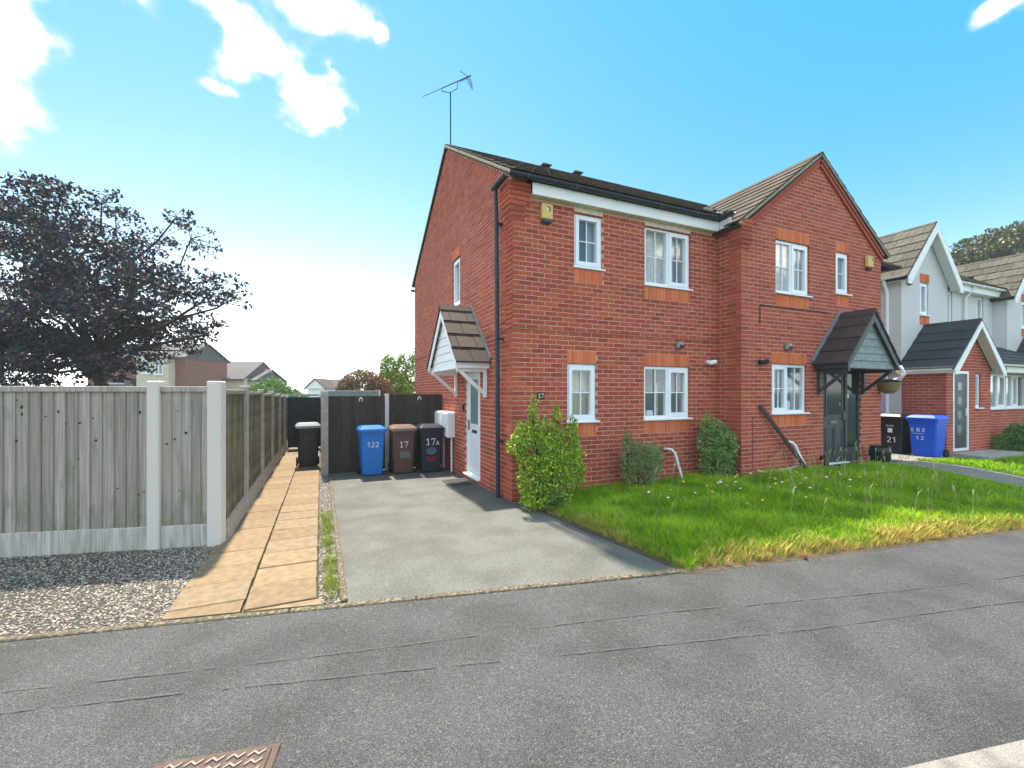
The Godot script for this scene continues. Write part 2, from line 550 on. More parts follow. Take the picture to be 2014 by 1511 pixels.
func lay(wall: Node3D, org: Vector3, dir: Vector3, out: Vector3, length: float, y0: float, y1: float, holes: Array, opt := {}) -> void:
	var parity: int = opt.get("parity", 0)
	var left: bool = opt.get("left", false)
	var right: bool = opt.get("right", false)
	var proud: float = opt.get("proud", 0.0)
	var above: float = opt.get("above", 100.0)
	var span = opt.get("span", null)
	var skip = opt.get("skip", null)
	for k in range(course(y0), course(y1)):
		var yb := cy(k)
		var yt := yb + 0.075
		var ym := yb + 0.0375
		var runs := [[0.0, length]]
		if span:
			var q: Vector2 = span.call(yt)
			runs = [[maxf(q.x, 0.0), minf(q.y, length)]]
		for h in holes:
			if ym > h[2] and ym < h[3]:
				var next := []
				for r in runs:
					if h[1] <= r[0] or h[0] >= r[1]:
						next.append(r)
						continue
					if h[0] > r[0]:
						next.append([r[0], h[0]])
					if h[1] < r[1]:
						next.append([h[1], r[1]])
				runs = next
		var odd := (k + parity) % 2
		var pr := proud if yb > above else 0.0
		for r in runs:
			var a: float = r[0]
			var b: float = r[1]
			if left and a < 0.001:
				a = 0.1125 if odd == 1 else -pr
			if right and b > length - 0.001:
				b = length - 0.1125 if odd == 0 else length + pr
			var first: int = int(floor((maxf(a, 0.0) - odd * 0.1125) / 0.225 + 0.001))
			var s := first * 0.225 + odd * 0.1125
			while s < b - 0.02:
				var p := maxf(s, a) if s > 0.001 else a
				var q := minf(s + 0.225, b) if s + 0.225 < length - 0.03 else b
				s += 0.225
				if q - p < 0.03:
					continue
				var pa := p if p < a + 0.001 else p + 0.005
				var qa := q if q > b - 0.001 else q - 0.005
				if skip and skip.call((pa + qa) * 0.5, ym):
					continue
				put_brick(wall, org, dir, out, (pa + qa) * 0.5, ym, qa - pa, 0.065, 0.107 + pr if (left and pa < 0.001) or (right and qa > length - 0.001) else 0.09, pr, M.brick)

func soldiers(wall: Node3D, org: Vector3, dir: Vector3, out: Vector3, s0: float, s1: float, y0: float, y1: float, proud := 0.004) -> void:
	var n := int(round((s1 - s0) / 0.075))
	var w := (s1 - s0) / n
	for i in n:
		var p := org + dir * (s0 + w * (i + 0.5)) + Vector3.UP * ((y0 + y1) * 0.5 - org.y) + out * (proud + rr(-0.002, 0.003))
		part("soldier_brick", brick_mesh(w - 0.011, y1 - y0 - 0.010, 0.06), M.soldier[rng.randi() % 3], wall, Transform3D(Basis(dir, Vector3.UP, out), p))

func mortar(org: Vector3, dir: Vector3, out: Vector3, length: float, y0: float, y1: float, holes: Array, opt := {}) -> ArrayMesh:
	# the wall itself: a slab with openings, its face a little behind the bricks
	var b := MB.new()
	var x := Transform3D(Basis(dir, Vector3.UP, out), Vector3(org.x, 0, org.z))
	var back: float = opt.get("thick", 0.26)
	var rec: float = opt.get("recess", 0.0045)
	var proud: float = opt.get("proud", 0.0)
	var above: float = opt.get("above", 100.0)
	var a0: float = opt.get("from", 0.0)
	var a1: float = opt.get("to", length)
	var ys := [y0, y1]
	if above < y1:
		ys.append(above)
	for h in holes:
		ys.append(h[2] - 0.005); ys.append(h[3] + 0.005)
	ys.sort()
	for i in ys.size() - 1:
		var ya: float = ys[i]
		var yb: float = ys[i + 1]
		if yb - ya < 0.001 or ya < y0 - 0.001 or yb > y1 + 0.001:
			continue
		var cuts := []
		for h in holes:
			if (ya + yb) * 0.5 > h[2] - 0.005 and (ya + yb) * 0.5 < h[3] + 0.005:
				cuts.append([h[0] - 0.005, h[1] + 0.005])
		cuts.sort()
		var s := a0
		var face := -rec + (proud if ya > above - 0.001 else 0.0)
		for q in cuts:
			if q[0] > s:
				b.box(Vector3(s, ya, -back), Vector3(q[0], yb, face), x)
			s = q[1]
		if s < a1:
			b.box(Vector3(s, ya, -back), Vector3(a1, yb, face), x)
	if opt.has("gable"):
		var poly: PackedVector2Array = opt.gable
		b.prism(poly, back - rec + proud, x * Transform3D(Basis.IDENTITY, Vector3(0, 0, -back)))
	return b.mesh()

func emit_bricks(house: Node3D, limit: int) -> void:
	pending.sort_custom(func(a, b): return a[0] > b[0])
	var bymat := {}
	for i in pending.size():
		var q: Array = pending[i]
		if i < limit and q[0] > 0.0:
			part("brick", brick_mesh(snappedf(q[2], 0.002), q[3], q[4]), q[6], q[5], q[1])
		else:
			if not bymat.has(q[6]):
				bymat[q[6]] = MB.new()
			shape_brick(bymat[q[6]], q[1], q[2], q[3], q[4])
	var m := ArrayMesh.new()
	for k in bymat:
		bymat[k].add_to(m, k)
	if m.get_surface_count():
		var o := part("brickwork", m, null, house)
		o.set_meta("kind", "stuff")
	pending.clear()

# ---------------------------------------------------------------- windows and doors
func ring(b: MB, x0: float, y0: float, x1: float, y1: float, w: float, za: float, zb: float) -> void:
	b.box(Vector3(x0, y0, za), Vector3(x1, y0 + w, zb))
	b.box(Vector3(x0, y1 - w, za), Vector3(x1, y1, zb))
	b.box(Vector3(x0, y0 + w, za), Vector3(x0 + w, y1 - w, zb))
	b.box(Vector3(x1 - w, y0 + w, za), Vector3(x1, y1 - w, zb))

func cloth(w: float, h: float, folds: float, deep: float) -> Mesh:
	var b := MB.new()
	var k := int(folds * 8)
	for i in k:
		var s := float(i) / k
		var t := float(i + 1) / k
		var z0 := sin(s * folds * TAU) * deep + sin(s * folds * 2.7 * TAU) * deep * 0.4
		var z1 := sin(t * folds * TAU) * deep + sin(t * folds * 2.7 * TAU) * deep * 0.4
		b.quad(Vector3(s * w, 0, z0), Vector3(t * w, 0, z1), Vector3(t * w, h, z1), Vector3(s * w, h, z0))
		b.quad(Vector3(s * w, 0, z0 - 0.004), Vector3(s * w, h, z0 - 0.004), Vector3(t * w, h, z1 - 0.004), Vector3(t * w, 0, z1 - 0.004))
	return b.mesh()

func window(parent: Node3D, x: Transform3D, w: float, h: float, lights: Array, opt := {}) -> Node3D:
	# x: bottom left corner of the opening, on the face of the wall; lights: [from, to, opens, bars across, bars up]
	var o := node("window", parent, x)
	var za := -0.105
	var zb := -0.035 + float(opt.get("fwd", 0.0))
	var b := MB.new()
	ring(b, 0.004, 0.032, w - 0.004, h - 0.004, 0.05, za, zb)
	for l in lights:
		if l[0] > 0.0:
			b.box(Vector3(l[0] * w - 0.03, 0.081, za), Vector3(l[0] * w + 0.03, h - 0.053, zb - 0.002))
	part("frame", b.mesh(), M.upvc, o)
	for l in lights:
		var a: float = l[0] * w + (0.03 if l[0] > 0.0 else 0.054)
		var e: float = l[1] * w - (0.03 if l[1] < 1.0 else 0.054)
		var lo := 0.082
		var hi := h - 0.054
		if l[2]:
			var s := MB.new()
			ring(s, a - 0.012, lo - 0.012, e + 0.012, hi + 0.012, 0.062, za + 0.01, zb + 0.014)
			part("sash", s.mesh(), M.upvc, o)
			a += 0.05; e -= 0.05; lo += 0.05; hi -= 0.05
		part("pane", boxm(Vector3(e - a, hi - lo, 0.012)), M.glass, o, at3((a + e) * 0.5, (lo + hi) * 0.5, -0.07))
		for i in int(l[3]):
			part("glazing_bar", boxm(Vector3(0.018, hi - lo, 0.02), 0.003), M.upvc, o, at3(lerpf(a, e, (i + 1.0) / (l[3] + 1.0)), (lo + hi) * 0.5, -0.0535))
		for i in int(l[4]):
			part("glazing_bar", boxm(Vector3(e - a, 0.018, 0.018), 0.003), M.upvc, o, at3((a + e) * 0.5, lerpf(lo, hi, (i + 1.0) / (l[4] + 1.0)), -0.0535))
	part("sill", boxm(Vector3(w + float(opt.get("ears", 0.07)), 0.032, 0.17), 0.006), M.upvc, o, at3(w * 0.5 + 0.01, 0.016, -0.035))
	for cu in opt.get("cloth", []):     # [from, to, bottom, top, material, folds]
		part("curtain", cloth(cu[1] * w - cu[0] * w, (cu[3] - cu[2]) * h, cu[5], 0.018), cu[4], o, at3(cu[0] * w, cu[2] * h, -0.22))
	return o

func wall_x(org: Vector3, dir: Vector3, out: Vector3, s: float, y: float) -> Transform3D:
	return Transform3D(Basis(dir, Vector3.UP, out), Vector3(org.x, 0, org.z) + dir * s + Vector3.UP * y)

# ---------------------------------------------------------------- roofs
func tile_slope(parent: Node3D, org: Vector3, along: Vector3, up: Vector3, width: float, length: float, tw: float, gauge: float, mats: Array, keep = null, thick := 0.024) -> void:
	var nrm := along.cross(up).normalized()
	if nrm.y < 0.0:
		nrm = -nrm
	var right := up.cross(nrm).normalized()        # equals along or its opposite
	var sgn := signf(right.dot(along))
	var rows := int(ceil(length / gauge))
	for r in rows:
		var off := 0.0 if r % 2 == 0 else -tw * 0.5
		var s := off
		while s < width - 0.03:
			var a := maxf(s, 0.0)
			var b := minf(s + tw, width)
			s += tw
			if b - a < 0.06:
				continue
			var long := gauge + 0.055
			if r == rows - 1:
				long = maxf(length - r * gauge + 0.01, 0.1)
			var p := org + along * (a + b) * 0.5 + up * (r * gauge + long * 0.5 - 0.012)
			if keep and not keep.call(p):
				continue
			var bas := Basis(right, up, nrm)
			bas = bas * Basis(Vector3.RIGHT, -(0.020 / gauge) + rr(-0.004, 0.004)) * Basis(Vector3.UP, rr(-0.008, 0.008))
			part("roof_tile", boxm(Vector3(snappedf(b - a - 0.005, 0.005), snappedf(long, 0.005), thick), 0.004), mats[rng.randi() % mats.size()], parent, Transform3D(bas, p + nrm * (0.030 + rr(0.0, 0.003))))

func deck(parent: Node3D, org: Vector3, along: Vector3, up: Vector3, width: float, length: float, thick := 0.06) -> void:
	var nrm := along.cross(up).normalized()
	if nrm.y < 0.0:
		nrm = -nrm
	part("roof_deck", boxm(Vector3(width, length, thick)), M.deck, parent, Transform3D(Basis(along, up, nrm if along.cross(up).dot(nrm) > 0.0 else -nrm), org + along * width * 0.5 + up * length * 0.5 - nrm * thick * 0.5))

func ridge(parent: Node3D, a: Vector3, b: Vector3, mats: Array, slope: float, seg := 0.45) -> void:
	var n := int(ceil((b - a).length() / seg))
	var d := (b - a) / n
	for i in n:
		var p := a + d * (i + 0.5)
		var x := look(p - d * 0.5, p + d * 0.5)
		var key := "ridge%.3f,%.3f" % [d.length(), slope]
		if not cache.has(key):
			var m := MB.new()
			var c := cos(slope) * 0.15
			var s := sin(slope) * 0.15
			m.prism(PackedVector2Array([Vector2(-c, -s), Vector2(-c * 0.15, 0.012), Vector2(c * 0.15, 0.012), Vector2(c, -s), Vector2(c, -s - 0.022), Vector2(0, -0.02), Vector2(-c, -s - 0.022)]), d.length() - 0.008, at3(0, 0, -d.length() * 0.5 + 0.004))
			cache[key] = m.mesh()
		x.origin.y += 0.075 + rr(-0.003, 0.003)
		part("ridge_tile", cache[key], mats[rng.randi() % mats.size()], parent, x)

func gutter_mesh(length: float, r := 0.056) -> Mesh:
	var key := "gut%.3f,%.3f" % [length, r]
	if not cache.has(key):
		var poly := PackedVector2Array()
		for i in 11:
			var a := PI + PI * i / 10.0
			poly.append(Vector2(cos(a), sin(a)) * r)
		for i in 11:
			var a := TAU - PI * i / 10.0
			poly.append(Vector2(cos(a), sin(a)) * (r - 0.006))
		var m := MB.new()
		m.prism(poly, length, at3(0, 0, -length * 0.5))
		cache[key] = m.mesh()
	return cache[key]

func gutter(parent: Node3D, a: Vector3, b: Vector3, mat: Material, brackets := true) -> void:
	var g := part("gutter", gutter_mesh(snappedf((b - a).length(), 0.01)), mat, parent, look(a, b))
	if brackets:
		var n := int((b - a).length() / 0.95) + 1
		for i in n:
			var t := (i + 0.35) / n
			var m := boxm(Vector3(0.124, 0.075, 0.032), 0.006)
			part("bracket", m, mat, g, at3(0, -0.028, (t - 0.5) * (b - a).length()))

func text(called: String, words: String, size: float, mat: Material, parent: Node3D, x: Transform3D, serif := false) -> void:
	var t := TextMesh.new()
	var f := SystemFont.new()
	f.font_names = PackedStringArray(["Droid Serif" if serif else "Droid Sans"])
	t.font = f
	t.text = words
	t.font_size = 48
	t.pixel_size = size / 48.0
	t.depth = 0.002
	t.curve_step = 2.0
	part(called, t, mat, parent, x)

# ---------------------------------------------------------------- door canopies
func canopy(parent: Node3D, x: Transform3D, hw: float, rise: float, proj: float, tiles: Array, board: Material, trim: Material, nb: int) -> void:
	var o := node("door_canopy", parent, x)
	var ang := atan2(rise, hw)
	var slope := sqrt(hw * hw + rise * rise)
	for s in [-1.0, 1.0]:
		var up := Vector3(-s * hw, rise, 0).normalized()
		var org := Vector3(s * hw, 0, 0) if s < 0.0 else Vector3(hw, 0, 0)
		deck(o, org, Vector3(0, 0, 1), up, proj, slope, 0.035)
		tile_slope(o, org - up * 0.05, Vector3(0, 0, 1), up, proj + 0.03, slope + 0.03, 0.33, slope / 4.0 + 0.005, tiles, null, 0.03)
		# barge board, eaves board and flashing
		var m := MB.new()
		var n := Vector2(-s * sin(ang), -cos(ang)) * 0.11
		var a := Vector2(s * hw, 0.0)
		var p := Vector2(0, rise)
		var poly := PackedVector2Array([a, p, p + Vector2(0, -0.11 / cos(ang)), a + Vector2(-s * 0.02, -0.11)])
		m.prism(poly, 0.022, at3(0, -0.012, proj - 0.012))
		part("bargeboard", m.mesh(), trim, o)
		part("eaves_board", boxm(Vector3(0.022, 0.10, proj - 0.02), 0.003), trim, o, at3(s * (hw - 0.02), -0.062, proj * 0.5 - 0.008))
		beam("flashing", Vector3(s * (hw + 0.04), 0.03, 0.012), Vector3(0, rise + 0.10, 0.012), 0.02, 0.13, M.lead, o)
		# gallows bracket
		var bx: float = s * (hw - 0.13)
		var g := MB.new()
		g.box(Vector3(-0.03, -0.62, 0.0), Vector3(0.03, -0.11, 0.055))
		g.box(Vector3(-0.03, -0.17, 0.055), Vector3(0.03, -0.112, proj - 0.05))
		part("bracket", g.mesh(), trim, o, at3(bx, 0, 0.012))
		var pts := arc(Vector3(bx, -0.54, 0.06), Vector3(bx, -0.40, 0.24 * proj / 0.6), Vector3(bx, -0.155, proj - 0.10), 5)
		for i in pts.size() - 1:
			var q: Vector3 = pts[i + 1] - pts[i]
			beam("brace", pts[i] - q * 0.06, pts[i + 1] + q * 0.06, 0.05, 0.06, trim, o, 0.006)
	# weatherboards of the pediment
	var zf := proj - 0.075
	for i in nb:
		var y0 := -0.10 + (rise + 0.02) * i / nb
		var y1 := -0.10 + (rise + 0.02) * (i + 1) / nb - 0.004
		var w0 := (hw - 0.03) * (1.0 - maxf(y0, 0.0) / rise)
		var w1 := (hw - 0.03) * (1.0 - maxf(y1, 0.0) / rise)
		var m := MB.new()
		var q := [Vector3(-w0, y0, zf + 0.016), Vector3(w0, y0, zf + 0.016), Vector3(w1, y1, zf + 0.004), Vector3(-w1, y1, zf + 0.004)]
		m.quad(q[0], q[1], q[2], q[3])
		m.quad(Vector3(-w0, y0, zf - 0.01), Vector3(-w1, y1, zf - 0.01), Vector3(w1, y1, zf - 0.01), Vector3(w0, y0, zf - 0.01))
		m.quad(Vector3(-w0, y0, zf - 0.01), Vector3(w0, y0, zf - 0.01), q[1], q[0])
		m.quad(q[3], q[2], Vector3(w1, y1, zf - 0.01), Vector3(-w1, y1, zf - 0.01))
		part("weatherboard", m.mesh(), board, o)
	part("soffit", boxm(Vector3(hw * 2.0 - 0.06, 0.012, proj - 0.06)), trim, o, at3(0, -0.107, proj * 0.5 - 0.02))
	var rm := MB.new()
	rm.prism(PackedVector2Array([Vector2(-0.10, -0.10 * rise / hw), Vector2(-0.10, -0.10 * rise / hw + 0.03), Vector2(0, 0.035), Vector2(0.10, -0.10 * rise / hw + 0.03), Vector2(0.10, -0.10 * rise / hw), Vector2(0, 0.0)]), proj + 0.03, at3(0, rise + 0.055, 0))
	part("ridge_tile", rm.mesh(), tiles[0], o)

# ---------------------------------------------------------------- the brick semi, near half
func build_house_near() -> void:
	var h := thing("brick_house", "near red brick semi-detached house with gable end wall and white side door", "house")
	var X := Vector3.RIGHT
	var Z := Vector3.BACK
	var up := Vector3.UP
	var o := Vector3.ZERO
	var front_holes := [[0.99, 1.56, 1.185, 2.16], [2.57, 3.65, 1.185, 2.16], [1.11, 1.67, 3.735, 4.66], [2.57, 3.65, 3.585, 4.66]]
	var bands := [[0.99, 1.56, 2.16, 2.385], [0.99, 1.56, 0.96, 1.185], [2.57, 3.65, 2.16, 2.385], [2.57, 3.65, 0.96, 1.185], [1.11, 1.67, 3.51, 3.735], [2.57, 3.65, 3.36, 3.585]]
	var fr := part("wall", mortar(o, X, Z, 4.353, -0.5, 4.90, front_holes, {"proud": 0.018, "above": 2.685, "from": 0.01}), M.mortar, h)
	var skip := func(s: float, y: float) -> bool: return s < 0.15 and y > 4.41
	lay(fr, o, X, Z, 4.353, -0.24, 4.71, front_holes + bands, {"left": true, "proud": 0.018, "above": 2.66, "skip": skip})
	for b in bands:
		soldiers(fr, o, X, Z, b[0], b[1], b[2], b[3], 0.003 if b[2] < 2.5 else 0.021)
	var so := Vector3(0, 0, -7.3125)
	var side_holes := [[4.9625, 5.8625, 0.06, 2.16], [4.11, 4.66, 3.51, 4.56]]
	var gable := PackedVector2Array([Vector2(0, 4.935), Vector2(7.30, 4.935), Vector2(7.30, 5.08), Vector2(3.656, 7.30), Vector2(0, 5.08)])
	var sd := part("wall", mortar(so, Z, -X, 7.3125, -0.6, 4.935, side_holes, {"proud": 0.018, "above": 2.685, "to": 7.05, "gable": gable}), M.mortar, h)
	var span := func(y: float) -> Vector2:
		var w := (7.31 - y) / 0.611
		return Vector2(3.656 - w, 3.656 + w)
	var skip2 := func(s: float, y: float) -> bool: return s > 7.15 and y > 4.41 and y < 4.95
	var lint := [4.11, 4.66, 4.56, 4.785]
	lay(sd, so, Z, -X, 7.3125, -0.45, 7.3, side_holes + [lint], {"right": true, "proud": 0.018, "above": 2.66, "span": span, "skip": skip2})
	soldiers(sd, so, Z, -X, lint[0], lint[1], lint[2], lint[3], 0.021)
	# corbelled kneeler at the corner
	for i in 7:
		var pr := 0.018 + 0.024 * minf(i + 1, 3)
		var y := cy(59 + i) + 0.0375
		var wx := 0.21 + pr + (0.075 if i > 2 else 0.0)
		var a := 0.10 if i % 2 else 0.0
		part("corbel_brick", boxm(Vector3(wx - a - 0.01, 0.065, 0.10), 0.004), M.brick[rng.randi() % 8], fr, at3(-pr + a + (wx - a) * 0.5, y, pr - 0.05))
		part("corbel_brick", boxm(Vector3(0.10, 0.065, wx - 0.10 + a), 0.004), M.brick[rng.randi() % 8], fr, at3(-pr + 0.05, y, pr - 0.10 + a - (wx - 0.10 + a) * 0.5))
		part("corbel_bed", boxm(Vector3(wx - 0.02, 0.075, wx - 0.02)), M.mortar, fr, at3(-pr + 0.008 + wx * 0.5, y, pr - 0.012 - wx * 0.5))
	# other walls and floors
	part("back_wall", boxm(Vector3(4.1, 5.5, 0.25)), M.mortar, h, at3(2.3, 2.25, -7.18))
	part("floor", boxm(Vector3(3.9, 0.2, 6.7)), M.inner, h, at3(2.25, 0.0, -3.65))
	part("ceiling", boxm(Vector3(3.9, 0.25, 6.7)), M.inner, h, at3(2.25, 2.60, -3.65))
	part("ceiling", boxm(Vector3(3.9, 0.1, 6.7)), M.inner, h, at3(2.25, 4.85, -3.65))
	part("partition", boxm(Vector3(0.1, 4.9, 2.9)), M.inner, h, at3(2.12, 2.4, -1.75))
	part("partition", boxm(Vector3(3.9, 4.9, 0.1)), M.inner, h, at3(2.25, 2.4, -3.3))
	part("party_wall", boxm(Vector3(0.2, 6.0, 6.9)), M.inner, h, at3(4.45, 2.4, -3.72))
	# windows
	window(h, wall_x(o, X, Z, 0.99, 1.185), 0.57, 0.975, [[0.0, 1.0, true, 1, 1]], {"cloth": [[0.05, 0.98, 0.0, 0.98, M.blind, 5.0]]})
	window(h, wall_x(o, X, Z, 2.57, 1.185), 1.08, 0.975, [[0.0, 0.52, false, 1, 1], [0.52, 1.0, true, 1, 1]], {"cloth": [[0.40, 0.46, 0.05, 0.7, M.curtain, 1.5]]})
	window(h, wall_x(o, X, Z, 1.11, 3.735), 0.56, 0.925, [[0.0, 1.0, true, 1, 1]], {"cloth": [[0.68, 1.0, 0.0, 1.0, M.net, 2.5]], "fwd": 0.018})
	window(h, wall_x(o, X, Z, 2.57, 3.585), 1.08, 1.075, [[0.0, 0.52, false, 1, 1], [0.52, 1.0, true, 1, 1]], {"cloth": [[0.0, 0.80, 0.0, 1.0, M.curtain, 6.0]], "fwd": 0.018})
	window(h, wall_x(so, Z, -X, 4.11, 3.51), 0.55, 1.05, [[0.0, 1.0, true, 0, 0]], {"fwd": 0.018, "cloth": [[0.0, 1.0, 0.0, 1.0, M.net, 4.0]]})
	# items on the kitchen sill
	part("sill_jar", boxm(Vector3(0.16, 0.12, 0.1), 0.01), M.white, h, at3(2.85, 1.30, -0.22))
	part("sill_jar", boxm(Vector3(0.10, 0.17, 0.1), 0.01), M.white, h, at3(3.32, 1.32, -0.22))
	# eaves: fascia, soffit, head boards, gutter
	part("fascia", boxm(Vector3(4.05, 0.185, 0.022), 0.003), M.white, h, at3(2.315, 4.845, 0.125))
	part("soffit", boxm(Vector3(4.05, 0.014, 0.112)), M.cream, h, at3(2.315, 4.754, 0.056))
	part("head_board", boxm(Vector3(0.56, 0.085, 0.05)), M.cream, h, at3(1.39, 4.705, -0.005))
	part("head_board", boxm(Vector3(1.08, 0.085, 0.05)), M.cream, h, at3(3.11, 4.705, -0.005))
	part("fascia", boxm(Vector3(0.022, 0.185, 0.26), 0.003), M.white, h, at3(4.27, 4.845, 0.268))
	gutter(h, Vector3(-0.14, 4.985, 0.20), Vector3(4.15, 4.985, 0.20), M.gutter)
	gutter(h, Vector3(-0.14, 4.985, 0.145), Vector3(-0.14, 4.985, -0.42), M.gutter, false)
	gutter(h, Vector3(4.15, 4.985, 0.255), Vector3(4.15, 4.985, 0.56), M.gutter, false)
	gutter(h, Vector3(-0.1, 4.86, -7.5), Vector3(4.3, 4.86, -7.5), M.gutter, false)
	var dp := MB.new()
	dp.tube([Vector3(-0.13, 4.95, -0.36), Vector3(-0.115, 4.4, -0.36), Vector3(-0.10, 2.6, -0.36), Vector3(-0.085, 0.0, -0.36)], 0.036, 14)
	var pipe := part("downpipe", dp.mesh(), M.gutter, h)
	for y in [4.4, 2.55, 0.9]:
		part("clip", boxm(Vector3(0.13, 0.035, 0.09), 0.008), M.gutter, pipe, at3(-0.07, y, -0.36))
	# roof
	var rf := node("roof", h)
	var us := Vector3(0, 0.5214, -0.8533)
	deck(rf, Vector3(-0.06, 4.992, 0.22), X, us, 4.413, 4.542)
	tile_slope(rf, Vector3(-0.07, 4.992, 0.22), X, us, 4.423, 4.50, 0.30, 0.335, M.tile)
	deck(rf, Vector3(-0.06, 4.992, -7.532), X, Vector3(0, 0.5214, 0.8533), 4.413, 4.542)
	ridge(rf, Vector3(-0.07, 7.30, -3.656), Vector3(4.353, 7.30, -3.656), M.tile, 0.548)
	beam("verge", Vector3(-0.035, 4.98, 0.20), Vector3(-0.035, 7.345, -3.656), 0.075, 0.045, M.bed, rf)
	beam("verge", Vector3(-0.035, 4.98, -7.512), Vector3(-0.035, 7.345, -3.656), 0.075, 0.045, M.bed, rf)
	for q in [[1.62, 0.42], [2.55, 0.42]]:
		part("roof_vent", boxm(Vector3(0.26, 0.035, 0.24), 0.01), M.lead, rf, at3(q[0] + 0.9, 7.405, -3.60))
	part("vent_pipe", boxm(Vector3(0.06, 0.20, 0.06), 0.012), M.gutter, rf, at3(3.95, 7.33, -4.05))
	part("flaunching", boxm(Vector3(0.18, 0.06, 0.22), 0.03), M.bed, rf, at3(4.20, 5.06, 0.13))
	# side door
	var d := node("door", h, wall_x(so, Z, -X, 4.9625, 0.06))
	var b := MB.new()
	ring(b, 0.004, 0.0, 0.896, 2.096, 0.062, -0.11, -0.03)
	part("frame", b.mesh(), M.upvc, d)
	part("leaf", boxm(Vector3(0.77, 1.96, 0.05), 0.004), M.upvc, d, at3(0.45, 1.045, -0.075))
	b = MB.new()
	ring(b, 0.19, 0.98, 0.71, 1.92, 0.035, -0.05, -0.038)
	part("glazing_trim", b.mesh(), M.upvc, d)
	part("frosted_pane", boxm(Vector3(0.45, 0.87, 0.012)), M.frost, d, at3(0.45, 1.45, -0.048))
	b = MB.new()
	ring(b, 0.17, 0.20, 0.73, 0.72, 0.014, -0.051, -0.042)
	part("panel_moulding", b.mesh(), M.upvc, d)
	part("letterbox", boxm(Vector3(0.27, 0.06, 0.014), 0.004), M.gutter, d, at3(0.45, 0.87, -0.043))
	part("handle", boxm(Vector3(0.03, 0.20, 0.03), 0.008), M.metal, d, at3(0.13, 0.98, -0.035))
	part("threshold", boxm(Vector3(0.90, 0.035, 0.16), 0.005), M.white, d, at3(0.45, 0.0, -0.03))
	part("doorbell", boxm(Vector3(0.05, 0.13, 0.03), 0.006), M.black, d, at3(-0.06, 1.32, 0.016))
	canopy(h, wall_x(so, Z, -X, 5.34, 2.22), 1.02, 1.05, 0.60, M.tileb, M.white, M.white, 7)
	# flue vent and overflow pipe on the front
	var v := node("wall_vent", h, at3(3.355, 2.556, 0.018))
	part("cowl", boxm(Vector3(0.13, 0.12, 0.09), 0.02), M.concrete, v, at3(0, 0, 0.045))
	part("grille", boxm(Vector3(0.10, 0.07, 0.02)), M.dark, v, at3(0.0, -0.03, 0.085))
	var wp := MB.new()
	wp.tube([Vector3(3.05, 0.66, 0.0), Vector3(3.05, 0.67, 0.07), Vector3(3.10, 0.66, 0.11), Vector3(3.16, 0.6, 0.13), Vector3(3.30, 0.05, 0.20)], 0.022, 10)
	part("waste_pipe", wp.mesh(), M.white, h)
	var cb := MB.new()
	cb.box(Vector3(-0.008, 2.63, -7.0), Vector3(-0.002, 2.642, 0.0))
	emit_bricks(h, 300)

